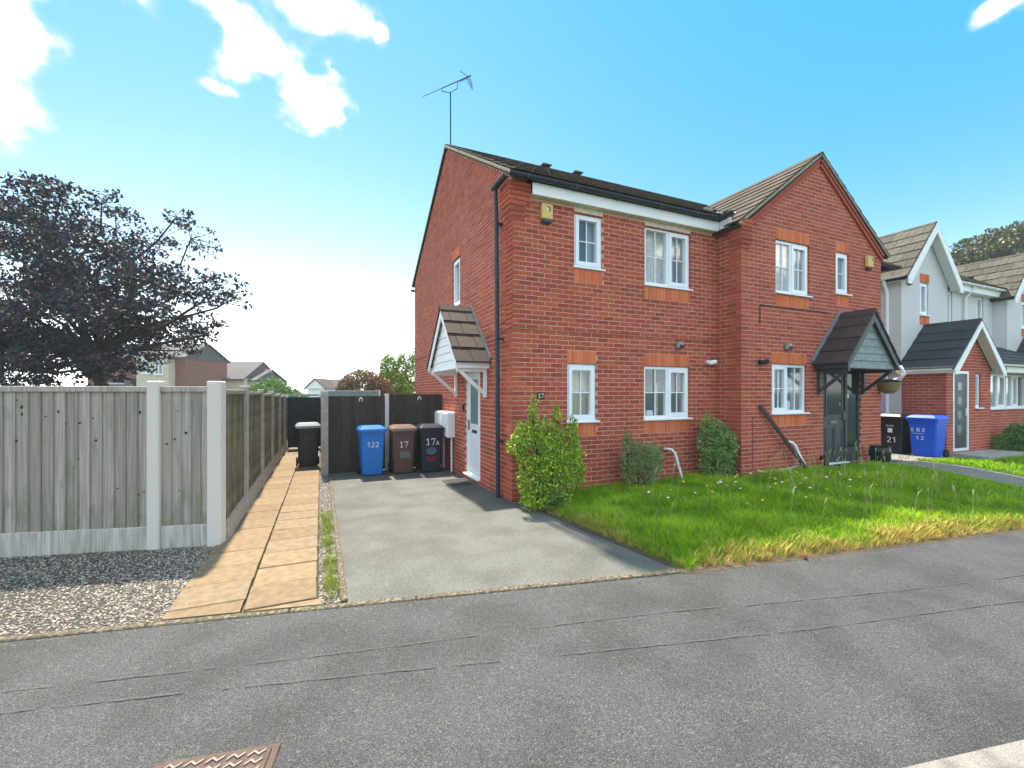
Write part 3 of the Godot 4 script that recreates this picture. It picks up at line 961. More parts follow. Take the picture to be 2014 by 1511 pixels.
# ---------------------------------------------------------------- the brick semi, far half with the front gable
func build_house_far() -> void:
	var h := thing("brick_house", "red brick semi-detached house with front gable and dark grey door", "house")
	var X := Vector3.RIGHT
	var Z := Vector3.BACK
	var o := Vector3(4.353, 0, 0.538)
	var holes := [[0.943, 1.947, 3.585, 4.635], [2.807, 3.267, 3.735, 4.635], [0.827, 1.852, 1.26, 2.235], [2.397, 3.707, 0.21, 2.235]]
	var bands := [[0.943, 1.947, 4.635, 4.86], [0.943, 1.947, 3.36, 3.585], [2.807, 3.267, 4.635, 4.86], [2.807, 3.267, 3.51, 3.735], [0.827, 1.852, 2.235, 2.46], [0.827, 1.852, 1.035, 1.26]]
	var gable := PackedVector2Array([Vector2(0.01, 4.71), Vector2(4.45, 4.71), Vector2(4.45, 4.86), Vector2(2.247, 6.48), Vector2(0.01, 4.86)])
	var fr := part("wall", mortar(o, X, Z, 4.457, -0.5, 4.71, holes, {"from": 0.01, "gable": gable}), M.mortar, h)
	var span := func(y: float) -> Vector2:
		var w := (6.49 - y) / 0.735
		return Vector2(2.247 - w, 2.247 + w)
	var skip := func(s: float, y: float) -> bool: return s < 0.15 and y > 4.335 and y < 4.86
	lay(fr, o, X, Z, 4.457, -0.1, 6.5, holes + bands, {"left": true, "span": span, "skip": skip})
	for b in bands:
		soldiers(fr, o, X, Z, b[0], b[1], b[2], b[3], 0.002)
	var ro := Vector3(4.353, 0, -0.0245)
	var rt := part("wall", mortar(ro, Z, -X, 0.5625, -0.5, 4.86, [], {"to": 0.30}), M.mortar, h)
	var skip2 := func(s: float, y: float) -> bool: return s > 0.42 and y > 4.335
	lay(rt, ro, Z, -X, 0.5625, -0.2, 4.86, [], {"right": true, "skip": skip2})
	for i in 7:
		var pr := 0.024 * minf(i + 1, 3)
		var y := cy(58 + i) + 0.0375
		var wx := 0.21 + pr
		var a := 0.10 if i % 2 else 0.0
		part("corbel_brick", boxm(Vector3(wx - a - 0.01, 0.065, 0.10), 0.004), M.brick[rng.randi() % 8], fr, at3(4.353 - pr + a + (wx - a) * 0.5, y, 0.538 + pr - 0.05))
		part("corbel_brick", boxm(Vector3(0.10, 0.065, wx - 0.10 + a), 0.004), M.brick[rng.randi() % 8], fr, at3(4.353 - pr + 0.05, y, 0.538 + pr - 0.10 + a - (wx - 0.10 + a) * 0.5))
		part("corbel_bed", boxm(Vector3(wx - 0.02, 0.075, wx - 0.02)), M.mortar, fr, at3(4.353 - pr + 0.008 + wx * 0.5, y, 0.538 + pr - 0.012 - wx * 0.5))
	part("end_wall", boxm(Vector3(0.25, 5.6, 7.5)), M.brick[0], h, at3(8.68, 2.2, -3.52))
	part("back_wall", boxm(Vector3(4.0, 5.5, 0.25)), M.mortar, h, at3(6.6, 2.25, -7.18))
	part("floor", boxm(Vector3(3.9, 0.2, 7.0)), M.inner, h, at3(6.6, 0.05, -3.4))
	part("ceiling", boxm(Vector3(3.9, 0.25, 7.0)), M.inner, h, at3(6.6, 2.70, -3.4))
	part("ceiling", boxm(Vector3(3.9, 0.1, 7.0)), M.inner, h, at3(6.6, 4.80, -3.4))
	part("partition", boxm(Vector3(3.9, 4.9, 0.1)), M.inner, h, at3(6.6, 2.4, -2.6))
	part("partition", boxm(Vector3(0.1, 4.9, 2.6)), M.inner, h, at3(6.6, 2.4, -1.2))
	window(h, wall_x(o, X, Z, 0.943, 3.585), 1.004, 1.05, [[0.0, 0.48, false, 1, 1], [0.48, 1.0, true, 1, 1]], {"cloth": [[0.0, 1.0, 0.0, 1.0, M.curtain, 8.0]]})
	window(h, wall_x(o, X, Z, 2.807, 3.735), 0.46, 0.90, [[0.0, 1.0, true, 0, 1]], {"cloth": [[0.0, 1.0, 0.0, 1.0, M.net, 4.0]]})
	window(h, wall_x(o, X, Z, 0.827, 1.26), 1.025, 0.975, [[0.0, 0.46, true, 1, 1], [0.46, 1.0, false, 1, 1]], {"cloth": [[0.86, 1.0, 0.0, 1.0, M.net, 2.0]]})
	part("sill_jar", boxm(Vector3(0.12, 0.2, 0.1), 0.02), M.white, h, at3(5.95, 1.42, 0.30))
	# raking brick verge under the tiles
	for s in [-1.0, 1.0]:
		for i in 2:
			var d: float = 0.07 + 0.085 * i
			beam("verge_course", Vector3(6.6 + s * 2.22, 4.80 - d, 0.545 + 0.016 * (1 - i)), Vector3(6.6 + s * 0.02, 6.475 - d, 0.545 + 0.016 * (1 - i)), 0.07, 0.06, M.brick[3 + i], fr, 0.005)
	# roof: main slope behind, gable roof in front
	var rf := node("roof", h)
	var us := Vector3(0, 0.5214, -0.8533)
	deck(rf, Vector3(4.353, 4.992, 0.22), X, us, 4.1, 4.542)
	var wing := func(p: Vector3) -> float: return 6.53 - 0.745 * absf(p.x - 6.6)
	var keep_main := func(p: Vector3) -> bool: return p.y > wing.call(p) - 0.02 or p.z < -3.0
	tile_slope(rf, Vector3(4.353, 4.992, 0.22), X, us, 4.1, 4.50, 0.30, 0.335, M.tile, keep_main)
	deck(rf, Vector3(4.353, 4.992, -7.532), X, Vector3(0, 0.5214, 0.8533), 4.5, 4.542)
	ridge(rf, Vector3(4.353, 7.30, -3.656), Vector3(8.85, 7.30, -3.656), M.tile, 0.548)
	var keep := func(p: Vector3) -> bool: return p.y > 7.36 - 0.611 * absf(p.z + 3.656) - 0.02
	var ul := Vector3(1, 0.745, 0).normalized()
	var ur := Vector3(-1, 0.745, 0).normalized()
	deck(rf, Vector3(4.20, 4.742, 0.60), Vector3(0, 0, -1), ul, 3.0, 2.992)
	tile_slope(rf, Vector3(4.20, 4.742, 0.61), Vector3(0, 0, -1), ul, 3.02, 2.96, 0.30, 0.335, M.tile, keep)
	deck(rf, Vector3(9.0, 4.742, 0.60), Vector3(0, 0, -1), ur, 3.0, 2.992)
	tile_slope(rf, Vector3(9.0, 4.742, 0.61), Vector3(0, 0, -1), ur, 3.02, 2.96, 0.30, 0.335, M.tile, keep)
	ridge(rf, Vector3(6.6, 6.475, 0.62), Vector3(6.6, 6.475, -2.45), M.tile, 0.64)
	for s in [-1.0, 1.0]:
		beam("verge", Vector3(6.6 + s * 2.38, 4.745, 0.575), Vector3(6.6, 6.515, 0.575), 0.07, 0.045, M.bed, rf)
	# wires, joint, vent
	var cb := MB.new()
	cb.tube([Vector3(4.84, 2.98, 0.55), Vector3(4.84, 3.30, 0.55), Vector3(4.87, 3.335, 0.55), Vector3(6.9, 3.335, 0.55)], 0.009, 6)
	part("cable", cb.mesh(), M.black, h)
	part("movement_joint", boxm(Vector3(0.014, 0.95, 0.012)), M.dark, h, at3(4.66, 0.75, 0.537))
	var v := node("wall_vent", h, at3(5.60, 2.575, 0.538))
	part("cowl", boxm(Vector3(0.13, 0.12, 0.09), 0.02), M.concrete, v, at3(0, 0, 0.045))
	part("grille", boxm(Vector3(0.10, 0.07, 0.02)), M.dark, v, at3(0, -0.03, 0.085))
	# grey door with a side light
	var d := node("door", h, wall_x(o, X, Z, 2.397, 0.21))
	var b := MB.new()
	ring(b, 0.004, 0.0, 1.306, 2.02, 0.06, -0.11, -0.03)
	b.box(Vector3(0.80, 0.06, -0.11), Vector3(0.87, 1.96, -0.03))
	part("frame", b.mesh(), M.anth, d)
	part("leaf", boxm(Vector3(0.725, 1.89, 0.05), 0.004), M.anth, d, at3(0.432, 1.01, -0.08))
	b = MB.new()
	ring(b, 0.15, 0.98, 0.72, 1.90, 0.03, -0.06, -0.04)
	part("glazing_trim", b.mesh(), M.anth, d)
	part("pane", boxm(Vector3(0.51, 0.86, 0.012)), M.darkglass, d, at3(0.435, 1.44, -0.052))
	for i in 2:
		b = MB.new()
		ring(b, 0.15 + 0.30 * i, 0.10, 0.42 + 0.30 * i, 0.74, 0.016, -0.056, -0.045)
		part("panel_moulding", b.mesh(), M.anth, d)
	part("letterbox", boxm(Vector3(0.26, 0.055, 0.014), 0.004), M.metal, d, at3(0.435, 0.86, -0.048))
	part("handle", boxm(Vector3(0.03, 0.18, 0.04), 0.008), M.metal, d, at3(0.75, 0.98, -0.035))
	part("knocker", boxm(Vector3(0.05, 0.08, 0.02), 0.008), M.metal, d, at3(0.62, 1.22, -0.045))
	part("side_pane", boxm(Vector3(0.36, 1.60, 0.012)), M.darkglass, d, at3(1.06, 1.10, -0.06))
	part("side_panel", boxm(Vector3(0.375, 0.24, 0.04), 0.004), M.anth, d, at3(1.06, 0.18, -0.07))
	part("house_number", boxm(Vector3(0.05, 0.09, 0.006), 0.002), M.ink, d, at3(0.92, 1.40, -0.050))
	part("threshold", boxm(Vector3(0.80, 0.03, 0.12), 0.004), M.white, d, at3(0.42, 0.0, -0.02))
	canopy(h, wall_x(o, X, Z, 2.96, 2.27), 0.88, 1.0, 0.62, M.tilep, M.greyboard, M.anth, 7)
	emit_bricks(h, 300)

# ---------------------------------------------------------------- the rendered pair on the right
func barge(parent: Node3D, ax: float, ay: float, hw: float, rise: float, z: float, w: float) -> void:
	for s in [-1.0, 1.0]:
		var m := MB.new()
		var a := Vector2(ax + s * hw, ay)
		var p := Vector2(ax, ay + rise)
		var t := w / cos(atan2(rise, hw))
		m.prism(PackedVector2Array([a, p, p + Vector2(0, -t), a + Vector2(-s * 0.16, -w * 0.75), a + Vector2(-s * 0.16, -w * 1.1), a + Vector2(0, -w * 1.1)]), 0.03, at3(0, 0, z))
		part("bargeboard", m.mesh(), M.white, parent)

func build_rendered_house(mirror: bool) -> void:
	# built for the near half; the far half is the same turned over about the party wall
	var px := 15.72
	var h := thing("rendered_house", "pale rendered house with steep gabled wing and dark tiled porch" if not mirror else "rendered house wing cut off by the right edge of view", "house")
	var fx := func(x: float) -> float: return 2.0 * px - x if mirror else x
	var zw := -0.295
	var zm := -0.62
	var x0 := 11.45
	var x1 := 13.85
	var seg := func(a: float, b: float) -> Array: return [minf(fx.call(a), fx.call(b)), maxf(fx.call(a), fx.call(b))]
	var X := Vector3.RIGHT
	var Z := Vector3.BACK
	# wing front
	var wx: Array = seg.call(x0, x1)
	var wo := Vector3(wx[0], 0, zw)
	var ww: Array = seg.call(12.38, 12.80)
	var hole := [[ww[0] - wx[0], ww[1] - wx[0], 3.79, 4.72]]
	var g := PackedVector2Array([Vector2(0, 4.80), Vector2(2.4, 4.80), Vector2(1.2, 6.14)])
	part("wall", mortar(wo, X, Z, 2.4, -0.4, 4.80, hole, {"recess": 0.0, "gable": g}), M.render, h)
	window(h, wall_x(wo, X, Z, hole[0][0], 3.79), 0.42, 0.93, [[0.0, 1.0, true, 0, 0]], {"cloth": [[0.0, 1.0, 0.0, 1.0, M.net, 4.0]]})
	soldiers(h, wo, X, Z, hole[0][0] - 0.03, hole[0][1] + 0.03, 4.72, 4.96, 0.012)
	soldiers(h, wo, X, Z, hole[0][0] - 0.03, hole[0][1] + 0.03, 3.55, 3.79, 0.012)
	# side walls
	part("end_wall", boxm(Vector3(0.24, 5.3, 6.9)), M.render, h, at3(fx.call(x0 + 0.121), 2.15, zw - 3.46))
	part("wing_side", boxm(Vector3(0.24, 5.3, 0.6)), M.render, h, at3(fx.call(x1 - 0.121), 2.15, zw - 0.31))
	# main front
	var mx: Array = seg.call(x1, px)
	var mo := Vector3(mx[0], 0, zm)
	var m1: Array = seg.call(14.50, 14.95)
	var mh := [[m1[0] - mx[0], m1[1] - mx[0], 3.70, 4.76]]
	part("wall", mortar(mo, X, Z, px - x1, -0.4, 4.95, mh, {"recess": 0.0}), M.render, h)
	window(h, wall_x(mo, X, Z, mh[0][0], 3.70), 0.45, 1.06, [[0.0, 1.0, true, 0, 0]], {"cloth": [[0.0, 1.0, 0.0, 1.0, M.net, 4.0]]})
	if mirror:
		pass
	part("back_wall", boxm(Vector3(px - x0, 5.3, 0.25)), M.render, h, at3(fx.call((x0 + px) * 0.5), 2.15, -7.2))
	part("partition", boxm(Vector3(px - x0 - 0.5, 4.9, 0.1)), M.inner, h, at3(fx.call((x0 + px) * 0.5), 2.4, -2.4))
	part("ceiling", boxm(Vector3(px - x0 - 0.5, 0.2, 6.0)), M.inner, h, at3(fx.call((x0 + px) * 0.5), 2.7, -4.0))
	# eaves
	part("fascia", boxm(Vector3(px - x1, 0.2, 0.025), 0.003), M.white, h, at3(fx.call((x1 + px) * 0.5), 4.86, zm + 0.20))
	part("soffit", boxm(Vector3(px - x1, 0.015, 0.19)), M.white, h, at3(fx.call((x1 + px) * 0.5), 4.765, zm + 0.10))
	gutter(h, Vector3(mx[0], 4.99, zm + 0.27), Vector3(mx[1], 4.99, zm + 0.27), M.white)
	gutter(h, Vector3(fx.call(x0 - 0.24), 4.76, zw + 0.20), Vector3(fx.call(x0 - 0.24), 4.76, -6.0), M.white, false)
	part("fascia", boxm(Vector3(0.025, 0.15, 5.6), 0.003), M.white, h, at3(fx.call(x0 - 0.165), 4.73, zw - 2.6))
	part("soffit", boxm(Vector3(0.16, 0.015, 5.6)), M.white, h, at3(fx.call(x0 - 0.08), 4.66, zw - 2.6))
	var dp := MB.new()
	var dx: float = fx.call(x0 - 0.06)
	dp.tube([Vector3(fx.call(x0 - 0.24), 4.70, zw - 0.29), Vector3(fx.call(x0 - 0.20), 4.60, zw - 0.29), Vector3(dx, 4.42, zw - 0.29), Vector3(dx, 0.1, zw - 0.29)], 0.04, 12)
	part("downpipe", dp.mesh(), M.white, h)
	if not mirror:
		dp = MB.new()
		dp.tube([Vector3(15.6, 4.93, zm + 0.27), Vector3(15.6, 4.8, zm + 0.2), Vector3(15.6, 4.6, zm + 0.06), Vector3(15.6, 2.8, zm + 0.06)], 0.036, 12)
		part("downpipe", dp.mesh(), M.white, h)
	# roofs
	var rf := node("roof", h)
	var us := Vector3(0, 0.5214, -0.8533)
	deck(rf, Vector3(seg.call(x0 - 0.05, px)[0], 5.0, zm + 0.28), X, us, px - x0 + 0.05, 4.4)
	deck(rf, Vector3(seg.call(x0 - 0.05, px)[0], 5.0, zm - 7.23), X, Vector3(0, 0.5214, 0.8533), px - x0 + 0.05, 4.4)
	var wy := func(p: Vector3) -> float: return 6.30 - 1.13 * absf(p.x - fx.call(12.65))
	var km := func(p: Vector3) -> bool: return p.y > wy.call(p) - 0.03
	tile_slope(rf, Vector3(seg.call(x0 - 0.05, px)[0], 5.0, zm + 0.28), X, us, px - x0 + 0.05, 4.36, 0.36, 0.345, M.tileg, km, 0.046)
	ridge(rf, Vector3(seg.call(x0, px)[0], 7.24, zm - 3.47), Vector3(seg.call(x0, px)[1], 7.24, zm - 3.47), M.tileg, 0.548)
	var ko := func(p: Vector3) -> bool: return p.y > 5.0 + 0.611 * (zm + 0.28 - p.z) - 0.03 or absf(p.x - fx.call(12.65)) > 1.2
	for s in [-1.0, 1.0]:
		var upv := Vector3(-s, 1.13, 0).normalized()
		deck(rf, Vector3(fx.call(12.65) + s * 1.42, 4.69, zw + 0.24), Vector3(0, 0, -1), upv, 2.9, 2.14)
		tile_slope(rf, Vector3(fx.call(12.65) + s * 1.42, 4.69, zw + 0.25), Vector3(0, 0, -1), upv, 2.92, 2.12, 0.36, 0.345, M.tileg, ko, 0.046)
	ridge(rf, Vector3(fx.call(12.65), 6.25, zw + 0.25), Vector3(fx.call(12.65), 6.25, zw - 2.5), M.tileg, 0.85)
	barge(h, fx.call(12.65), 4.70, 1.42, 1.60, zw + 0.235, 0.17)
	for s in [-1.0, 1.0]:
		var cx: float = fx.call(12.65)
		beam("verge_soffit", Vector3(cx + s * 1.36, 4.62, zw + 0.12), Vector3(cx, 6.18, zw + 0.12), 0.225, 0.014, M.white, h, 0.0)
	# porch
	var pz := 0.624
	var pp: Array = seg.call(11.45, 13.75)
	var po := Vector3(pp[0], 0, pz)
	var dd: Array = seg.call(11.78, 12.58)
	var sw: Array = seg.call(12.92, 13.20)
	var ph := [[dd[0] - pp[0], dd[1] - pp[0], 0.21, 2.235], [sw[0] - pp[0], sw[1] - pp[0], 1.26, 2.16]]
	var pg := PackedVector2Array([Vector2(0.01, 2.31), Vector2(2.29, 2.31), Vector2(1.15, 3.36)])
	var pf := part("porch_wall", mortar(po, X, Z, 2.3, -0.4, 2.31, ph, {"from": 0.01, "gable": pg}), M.mortar, h)
	var sp := func(y: float) -> Vector2:
		var w := (3.38 - y) / 0.915
		return Vector2(1.15 - w, 1.15 + w)
	lay(pf, po, X, Z, 2.3, -0.09, 3.4, ph, {"left": true, "span": sp})
	if not mirror:
		var lo := Vector3(11.45, 0, pz - 0.90)
		var pl := part("porch_wall", mortar(lo, Z, -X, 0.90, -0.4, 2.34, [], {"to": 0.64}), M.mortar, h)
		lay(pl, lo, Z, -X, 0.90, -0.09, 2.31, [], {"right": true})
	var d := node("door", h, wall_x(po, X, Z, ph[0][0], 0.21))
	var b := MB.new()
	ring(b, 0.004, 0.0, 0.796, 2.02, 0.065, -0.11, -0.005)
	part("frame", b.mesh(), M.upvc, d)
	part("leaf", boxm(Vector3(0.66, 1.88, 0.05), 0.004), M.anth, d, at3(0.40, 1.01, -0.05))
	for i in 4:
		part("door_light", boxm(Vector3(0.20, 0.20, 0.02), 0.004), M.frost, d, at3(0.36, 0.55 + 0.36 * i, -0.026))
		part("door_bar", boxm(Vector3(0.12, 0.016, 0.014), 0.003), M.metal, d, at3(0.36, 0.40 + 0.36 * i, -0.022))
	part("handle", boxm(Vector3(0.03, 0.2, 0.05), 0.01), M.upvc, d, at3(0.68, 0.98, -0.01))
	window(h, wall_x(po, X, Z, ph[1][0], 1.26), 0.28, 0.90, [[0.0, 1.0, false, 0, 0]], {"ears": 0.12, "cloth": [[0.0, 1.0, 0.0, 1.0, M.net, 2.0]]})
	var cxp: float = fx.call(12.6)
	for s in [-1.0, 1.0]:
		var upv := Vector3(-s, 0.92, 0).normalized()
		deck(rf, Vector3(cxp + s * 1.34, 2.27, pz + 0.22), Vector3(0, 0, -1), upv, 1.5, 1.82, 0.04)
		tile_slope(rf, Vector3(cxp + s * 1.36, 2.255, pz + 0.23), Vector3(0, 0, -1), upv, 1.2, 1.84, 0.42, 0.36, M.tiled, null, 0.046)
		part("fascia", boxm(Vector3(0.03, 0.13, 1.15), 0.003), M.white, h, at3(cxp + s * 1.29, 2.23, pz - 0.36))
		gutter(h, Vector3(cxp + s * 1.36, 2.27, pz + 0.2), Vector3(cxp + s * 1.36, 2.27, pz - 0.93), M.white, false)
		beam("verge_soffit", Vector3(cxp + s * 1.28, 2.22, pz + 0.11), Vector3(cxp, 3.40, pz + 0.11), 0.20, 0.014, M.white, h, 0.0)
	ridge(rf, Vector3(cxp, 3.42, pz + 0.23), Vector3(cxp, 3.42, pz - 0.9), M.tiled, 0.74)
	barge(h, cxp, 2.26, 1.34, 1.24, pz + 0.21, 0.12)
	# bay beside the porch under a lean-to roof
	var bz := 0.30
	var bx: Array = seg.call(13.75, px)
	deck(rf, Vector3(bx[0], 2.42, pz + 0.16), X, Vector3(0, 0.55, -1).normalized(), px - 13.75, 1.45, 0.04)
	tile_slope(rf, Vector3(bx[0], 2.42, pz + 0.16), X, Vector3(0, 0.55, -1).normalized(), px - 13.75, 1.42, 0.42, 0.26, M.tiled, null, 0.046)
	part("fascia", boxm(Vector3(px - 13.75, 0.20, 0.03), 0.003), M.white, h, at3((bx[0] + bx[1]) * 0.5, 2.33, pz + 0.12))
	gutter(h, Vector3(bx[0], 2.44, pz + 0.20), Vector3(bx[1], 2.44, pz + 0.20), M.white, false)
	part("bay_soffit", boxm(Vector3(px - 13.75, 0.02, 1.3)), M.cream, h, at3((bx[0] + bx[1]) * 0.5, 2.235, pz - 0.54))
	var by: Array = seg.call(13.86, px)
	var bo := Vector3(by[0], 0, bz)
	part("bay_wall", mortar(bo, X, Z, by[1] - by[0], -0.4, 1.20, [], {}), M.mortar, h)
	lay(h, bo, X, Z, by[1] - by[0], -0.09, 1.20, [], {})
	window(h, wall_x(bo, X, Z, 0.02, 1.20), by[1] - by[0] - 0.04, 1.02, [[0.0, 0.2, false, 0, 0], [0.2, 0.42, true, 0, 0], [0.42, 0.7, false, 0, 0], [0.7, 1.0, true, 0, 0]], {"cloth": [[0.0, 0.1, 0.0, 1.0, M.net, 1.0]]})
	part("wall", mortar(Vector3(bx[0], 0, zm), X, Z, px - 13.75, -0.4, 2.2, [], {"recess": 0.3, "thick": 0.4}), M.render, h)
	emit_bricks(h, 300 if not mirror else 60)

# ---------------------------------------------------------------- ground
func sheet(pts: Array, lift: float, planar := true) -> ArrayMesh:
	# a flat polygon in plan, laid on the tilted ground
	var poly := PackedVector2Array()
	for p in pts:
		poly.append(p)
	var idx := Geometry2D.triangulate_polygon(poly)
	var b := MB.new()
	for i in range(0, idx.size(), 3):
		var q := []
		for k in 3:
			var p := poly[idx[i + k]]
			q.append(Vector3(p.x, (0.018 * p.y if planar else gy(p.x, p.y)) + lift, p.y))
		b.trio(q[0], q[1], q[2], Vector3.UP)
	return b.mesh()

func gridsheet(xs: Array, zs: Array, lift: float, inside = null) -> ArrayMesh:
	var b := MB.new()
	for i in xs.size() - 1:
		for j in zs.size() - 1:
			if inside and not inside.call((xs[i] + xs[i + 1]) * 0.5, (zs[j] + zs[j + 1]) * 0.5):
				continue
			var q := []
			for k in [[0, 0], [1, 0], [1, 1], [0, 1]]:
				var x: float = xs[i + k[0]]
				var z: float = zs[j + k[1]]
				q.append(Vector3(x, gy(x, z) + lift, z))
			b.quado(q[0], q[1], q[2], q[3], Vector3.UP)
	return b.mesh()

func rng_list(a: float, b: float, step: float) -> Array:
	var out := []
	var n := int(ceil((b - a) / step))
	for i in n + 1:
		out.append(a + (b - a) * i / n)
	return out

func ribbon(fn: Callable, x0: float, x1: float, w: float, lift: float, wob: float) -> ArrayMesh:
	var b := MB.new()
	var n := int((x1 - x0) / 0.06)
	var prev := []
	for i in n + 1:
		var x := x0 + (x1 - x0) * i / n
		var z: float = fn.call(x) + rr(-wob, wob)
		var hw := w * 0.5 * rr(0.25, 1.5)
		var cur := [Vector3(x, 0.018 * (z - hw) + lift, z - hw), Vector3(x, 0.018 * (z + hw) + lift, z + hw)]
		if prev.size() and sin(x * 3.1) + sin(x * 7.7 + 1.0) + rr(-0.6, 0.6) < 1.25:
			b.quado(prev[0], prev[1], cur[1], cur[0], Vector3.UP)
		prev = cur
	return b.mesh()

func stones(called: String, spots: Array, mat: Material, label: String) -> void:
	# many small stones: one object nobody could count
	var b := MB.new()
	var ico := SphereMesh.new()
	ico.radial_segments = 6
	ico.rings = 3
	ico.radius = 0.5
	ico.height = 1.0
	ico.material = mat
	var mm := MultiMesh.new()
	mm.transform_format = MultiMesh.TRANSFORM_3D
	mm.use_colors = true
	mm.mesh = ico
	mm.instance_count = spots.size()
	for i in spots.size():
		mm.set_instance_transform(i, spots[i][0])
		mm.set_instance_color(i, spots[i][1])
	var o := MultiMeshInstance3D.new()
	o.name = numbered(called)
	o.multimesh = mm
	add_child(o)
	tag(o, label, "gravel", "", "stuff")

func stone_spot(x: float, z: float, y: float, r: float) -> Array:
	var s := Vector3(r * rr(0.8, 1.5), r * rr(0.45, 0.8), r * rr(0.8, 1.3))
	var bas := Basis.from_euler(Vector3(rr(-0.4, 0.4), rr(0, TAU), rr(-0.4, 0.4))).scaled_local(s)
	var t := rr(0.0, 1.0)
	var g := lerpf(0.11, 0.42, t * t)
	var warm := rr(-0.03, 0.07)
	return [Transform3D(bas, Vector3(x, y + r * 0.15, z)), Color(g * (1.10 + warm), g * 0.98, g * (0.84 - warm))]

func build_ground() -> void:
	var xs := [-300.0, -120.0, -60.0, -30.0, -15.0] + rng_list(-10.0, 20.0, 0.5) + [30.0, 60.0, 120.0, 300.0]
	var zs := [-300.0, -120.0, -60.0, -30.0, -14.0] + rng_list(-10.0, 10.0, 0.5) + [20.0, 60.0, 120.0, 300.0]
	structure("ground", gridsheet(xs, zs, -0.05), M.turf)
	# pavement, its repairs and the kerb towards the road
	var far := func(x: float) -> float: return kerb(x) + 2.13
	var a := []
	for x in [-40.0, -20.0, -10.0, -5.0, 0.3, 5.0, 10.0, 20.0, 40.0]:
		a.append(Vector2(x, kerb(x)))
	for x in [40.0, 20.0, 10.0, 5.0, 0.3, -5.0, -10.0, -20.0, -40.0]:
		a.append(Vector2(x, far.call(x)))
	var pv := structure("pavement", sheet(a, -0.006), M.asphalt)
	var l1 := func(x: float) -> float: return kerb(x) + 0.645 + 0.10 * smoothstep(-0.5, 3.0, x) * 2.4 + sin(x * 1.7) * 0.012
	var l2 := func(x: float) -> float: return kerb(x) + 0.84 + 0.05 * (x + 4.3) + 0.02 * maxf(x, 0.0) + sin(x * 1.1 + 2.0) * 0.012
	a = []
	for i in 41:
		var x := -9.0 + 13.0 * i / 40.0
		a.append(Vector2(x, l1.call(x)))
	for i in 41:
		var x := 4.0 - 13.0 * i / 40.0
		a.append(Vector2(x, l2.call(x)))
	structure("trench_patch", sheet(a, -0.002), M.trench, pv)
	structure("seam", ribbon(l1, -9.0, 6.0, 0.007, 0.0015, 0.004), M.seam, pv)
	structure("seam", ribbon(l2, -9.0, 2.6, 0.007, 0.0015, 0.004), M.seam, pv)
	for i in 34:
		var xa := -14.0 + 0.89 * i
		var xb := xa + 0.883
		var pa := Vector3(xa, 0.018 * far.call(xa) - 0.125, far.call(xa) + 0.082)
		var pb := Vector3(xb, 0.018 * far.call(xb) - 0.125, far.call(xb) + 0.082)
		beam("kerb_stone", pa, pb, 0.17, 0.26, M.kerb, pv, 0.012)
	a = [Vector2(-60, -9.3), Vector2(0.3, 5.41), Vector2(60, 14.6), Vector2(60, 34), Vector2(-60, 12)]
	structure("road", sheet(a, -0.11), M.road)
	# concrete edging along the back of the pavement
	var ed := node("edging", self)
	ed.set_meta("kind", "structure")
	var x := -13.0
	while x < 0.42:
		var e := minf(x + 0.915, 0.55)
		var p := Vector3(x, 0.018 * kerb(x), kerb(x))
		var q := Vector3(e - 0.008, 0.018 * kerb(e), kerb(e))
		var bm := beam("edging_stone", p + Vector3(0, -0.069 + rr(-0.002, 0.004), -0.03), q + Vector3(0, -0.069 + rr(-0.002, 0.004), -0.03), 0.065, 0.15, M.edging, ed, 0.008)
		x += 0.915
	# driveway
	a = [Vector2(-2.478, -4.16), Vector2(0.0, -4.16), Vector2(0.0, 0.05), Vector2(0.06, 0.3), Vector2(0.13, 0.81), Vector2(0.18, 1.6), Vector2(0.24, 2.4), Vector2(0.30, kerb(0.3) - 0.06), Vector2(-2.532, kerb(-2.53) - 0.06)]
	structure("driveway", sheet(a, 0.004), M.drive)
	# thin line of edgings between driveway and gravel strip
	var z := -4.1
	while z < 2.4:
		var e := minf(z + 0.915, kerb(-2.52) - 0.065)
		beam("edging_stone", Vector3(-2.50 - 0.008 * (z + 4.1), 0.018 * z - 0.055 + rr(-0.003, 0.004), z), Vector3(-2.50 - 0.008 * (e + 4.1), 0.018 * e - 0.055 + rr(-0.003, 0.004), e - 0.006), 0.052, 0.16, M.edging, ed, 0.008)
		z += 0.915
	# path of buff slabs
	var path := node("path", self)
	path.set_meta("kind", "structure")
	part("path_bed", sheet([Vector2(-3.82, kerb(-3.8) - 0.07), Vector2(-2.70, kerb(-2.7) - 0.07), Vector2(-2.64, -10.4), Vector2(-3.76, -10.4)], -0.022), M.soil, path)
	for col in 2:
		z = 2.15 + 0.10 * col if col == 0 else 2.36
		var gap := 0.018
		for i in 29:
			var xa := -3.775 + 0.008 * (2.3 - z)
			var xm := -3.262 + 0.009 * (2.3 - z)
			var xe := -2.752 + 0.007 * (2.3 - z)
			var w := (xm - xa - gap * 0.5) if col == 0 else (xe - xm - gap * 0.5)
			var c := (xa + xm - gap * 0.5) * 0.5 if col == 0 else (xm + xe + gap * 0.5) * 0.5
			var m := boxm(Vector3(snappedf(w, 0.005), 0.045, 0.437), 0.005)
			part("slab", m, M.slab[rng.randi() % 4], path, Transform3D(Basis.from_euler(Vector3(-0.018 + rr(-0.007, 0.007), rr(-0.012, 0.012), rr(-0.008, 0.008))), Vector3(c, 0.018 * (z - 0.22) - 0.010 + rr(-0.002, 0.003), z - 0.22)))
			z -= 0.445
	# cut pieces where the path meets the edging
	var mb := MB.new()
	var tz := func(xx: float) -> float: return kerb(xx) - 0.068
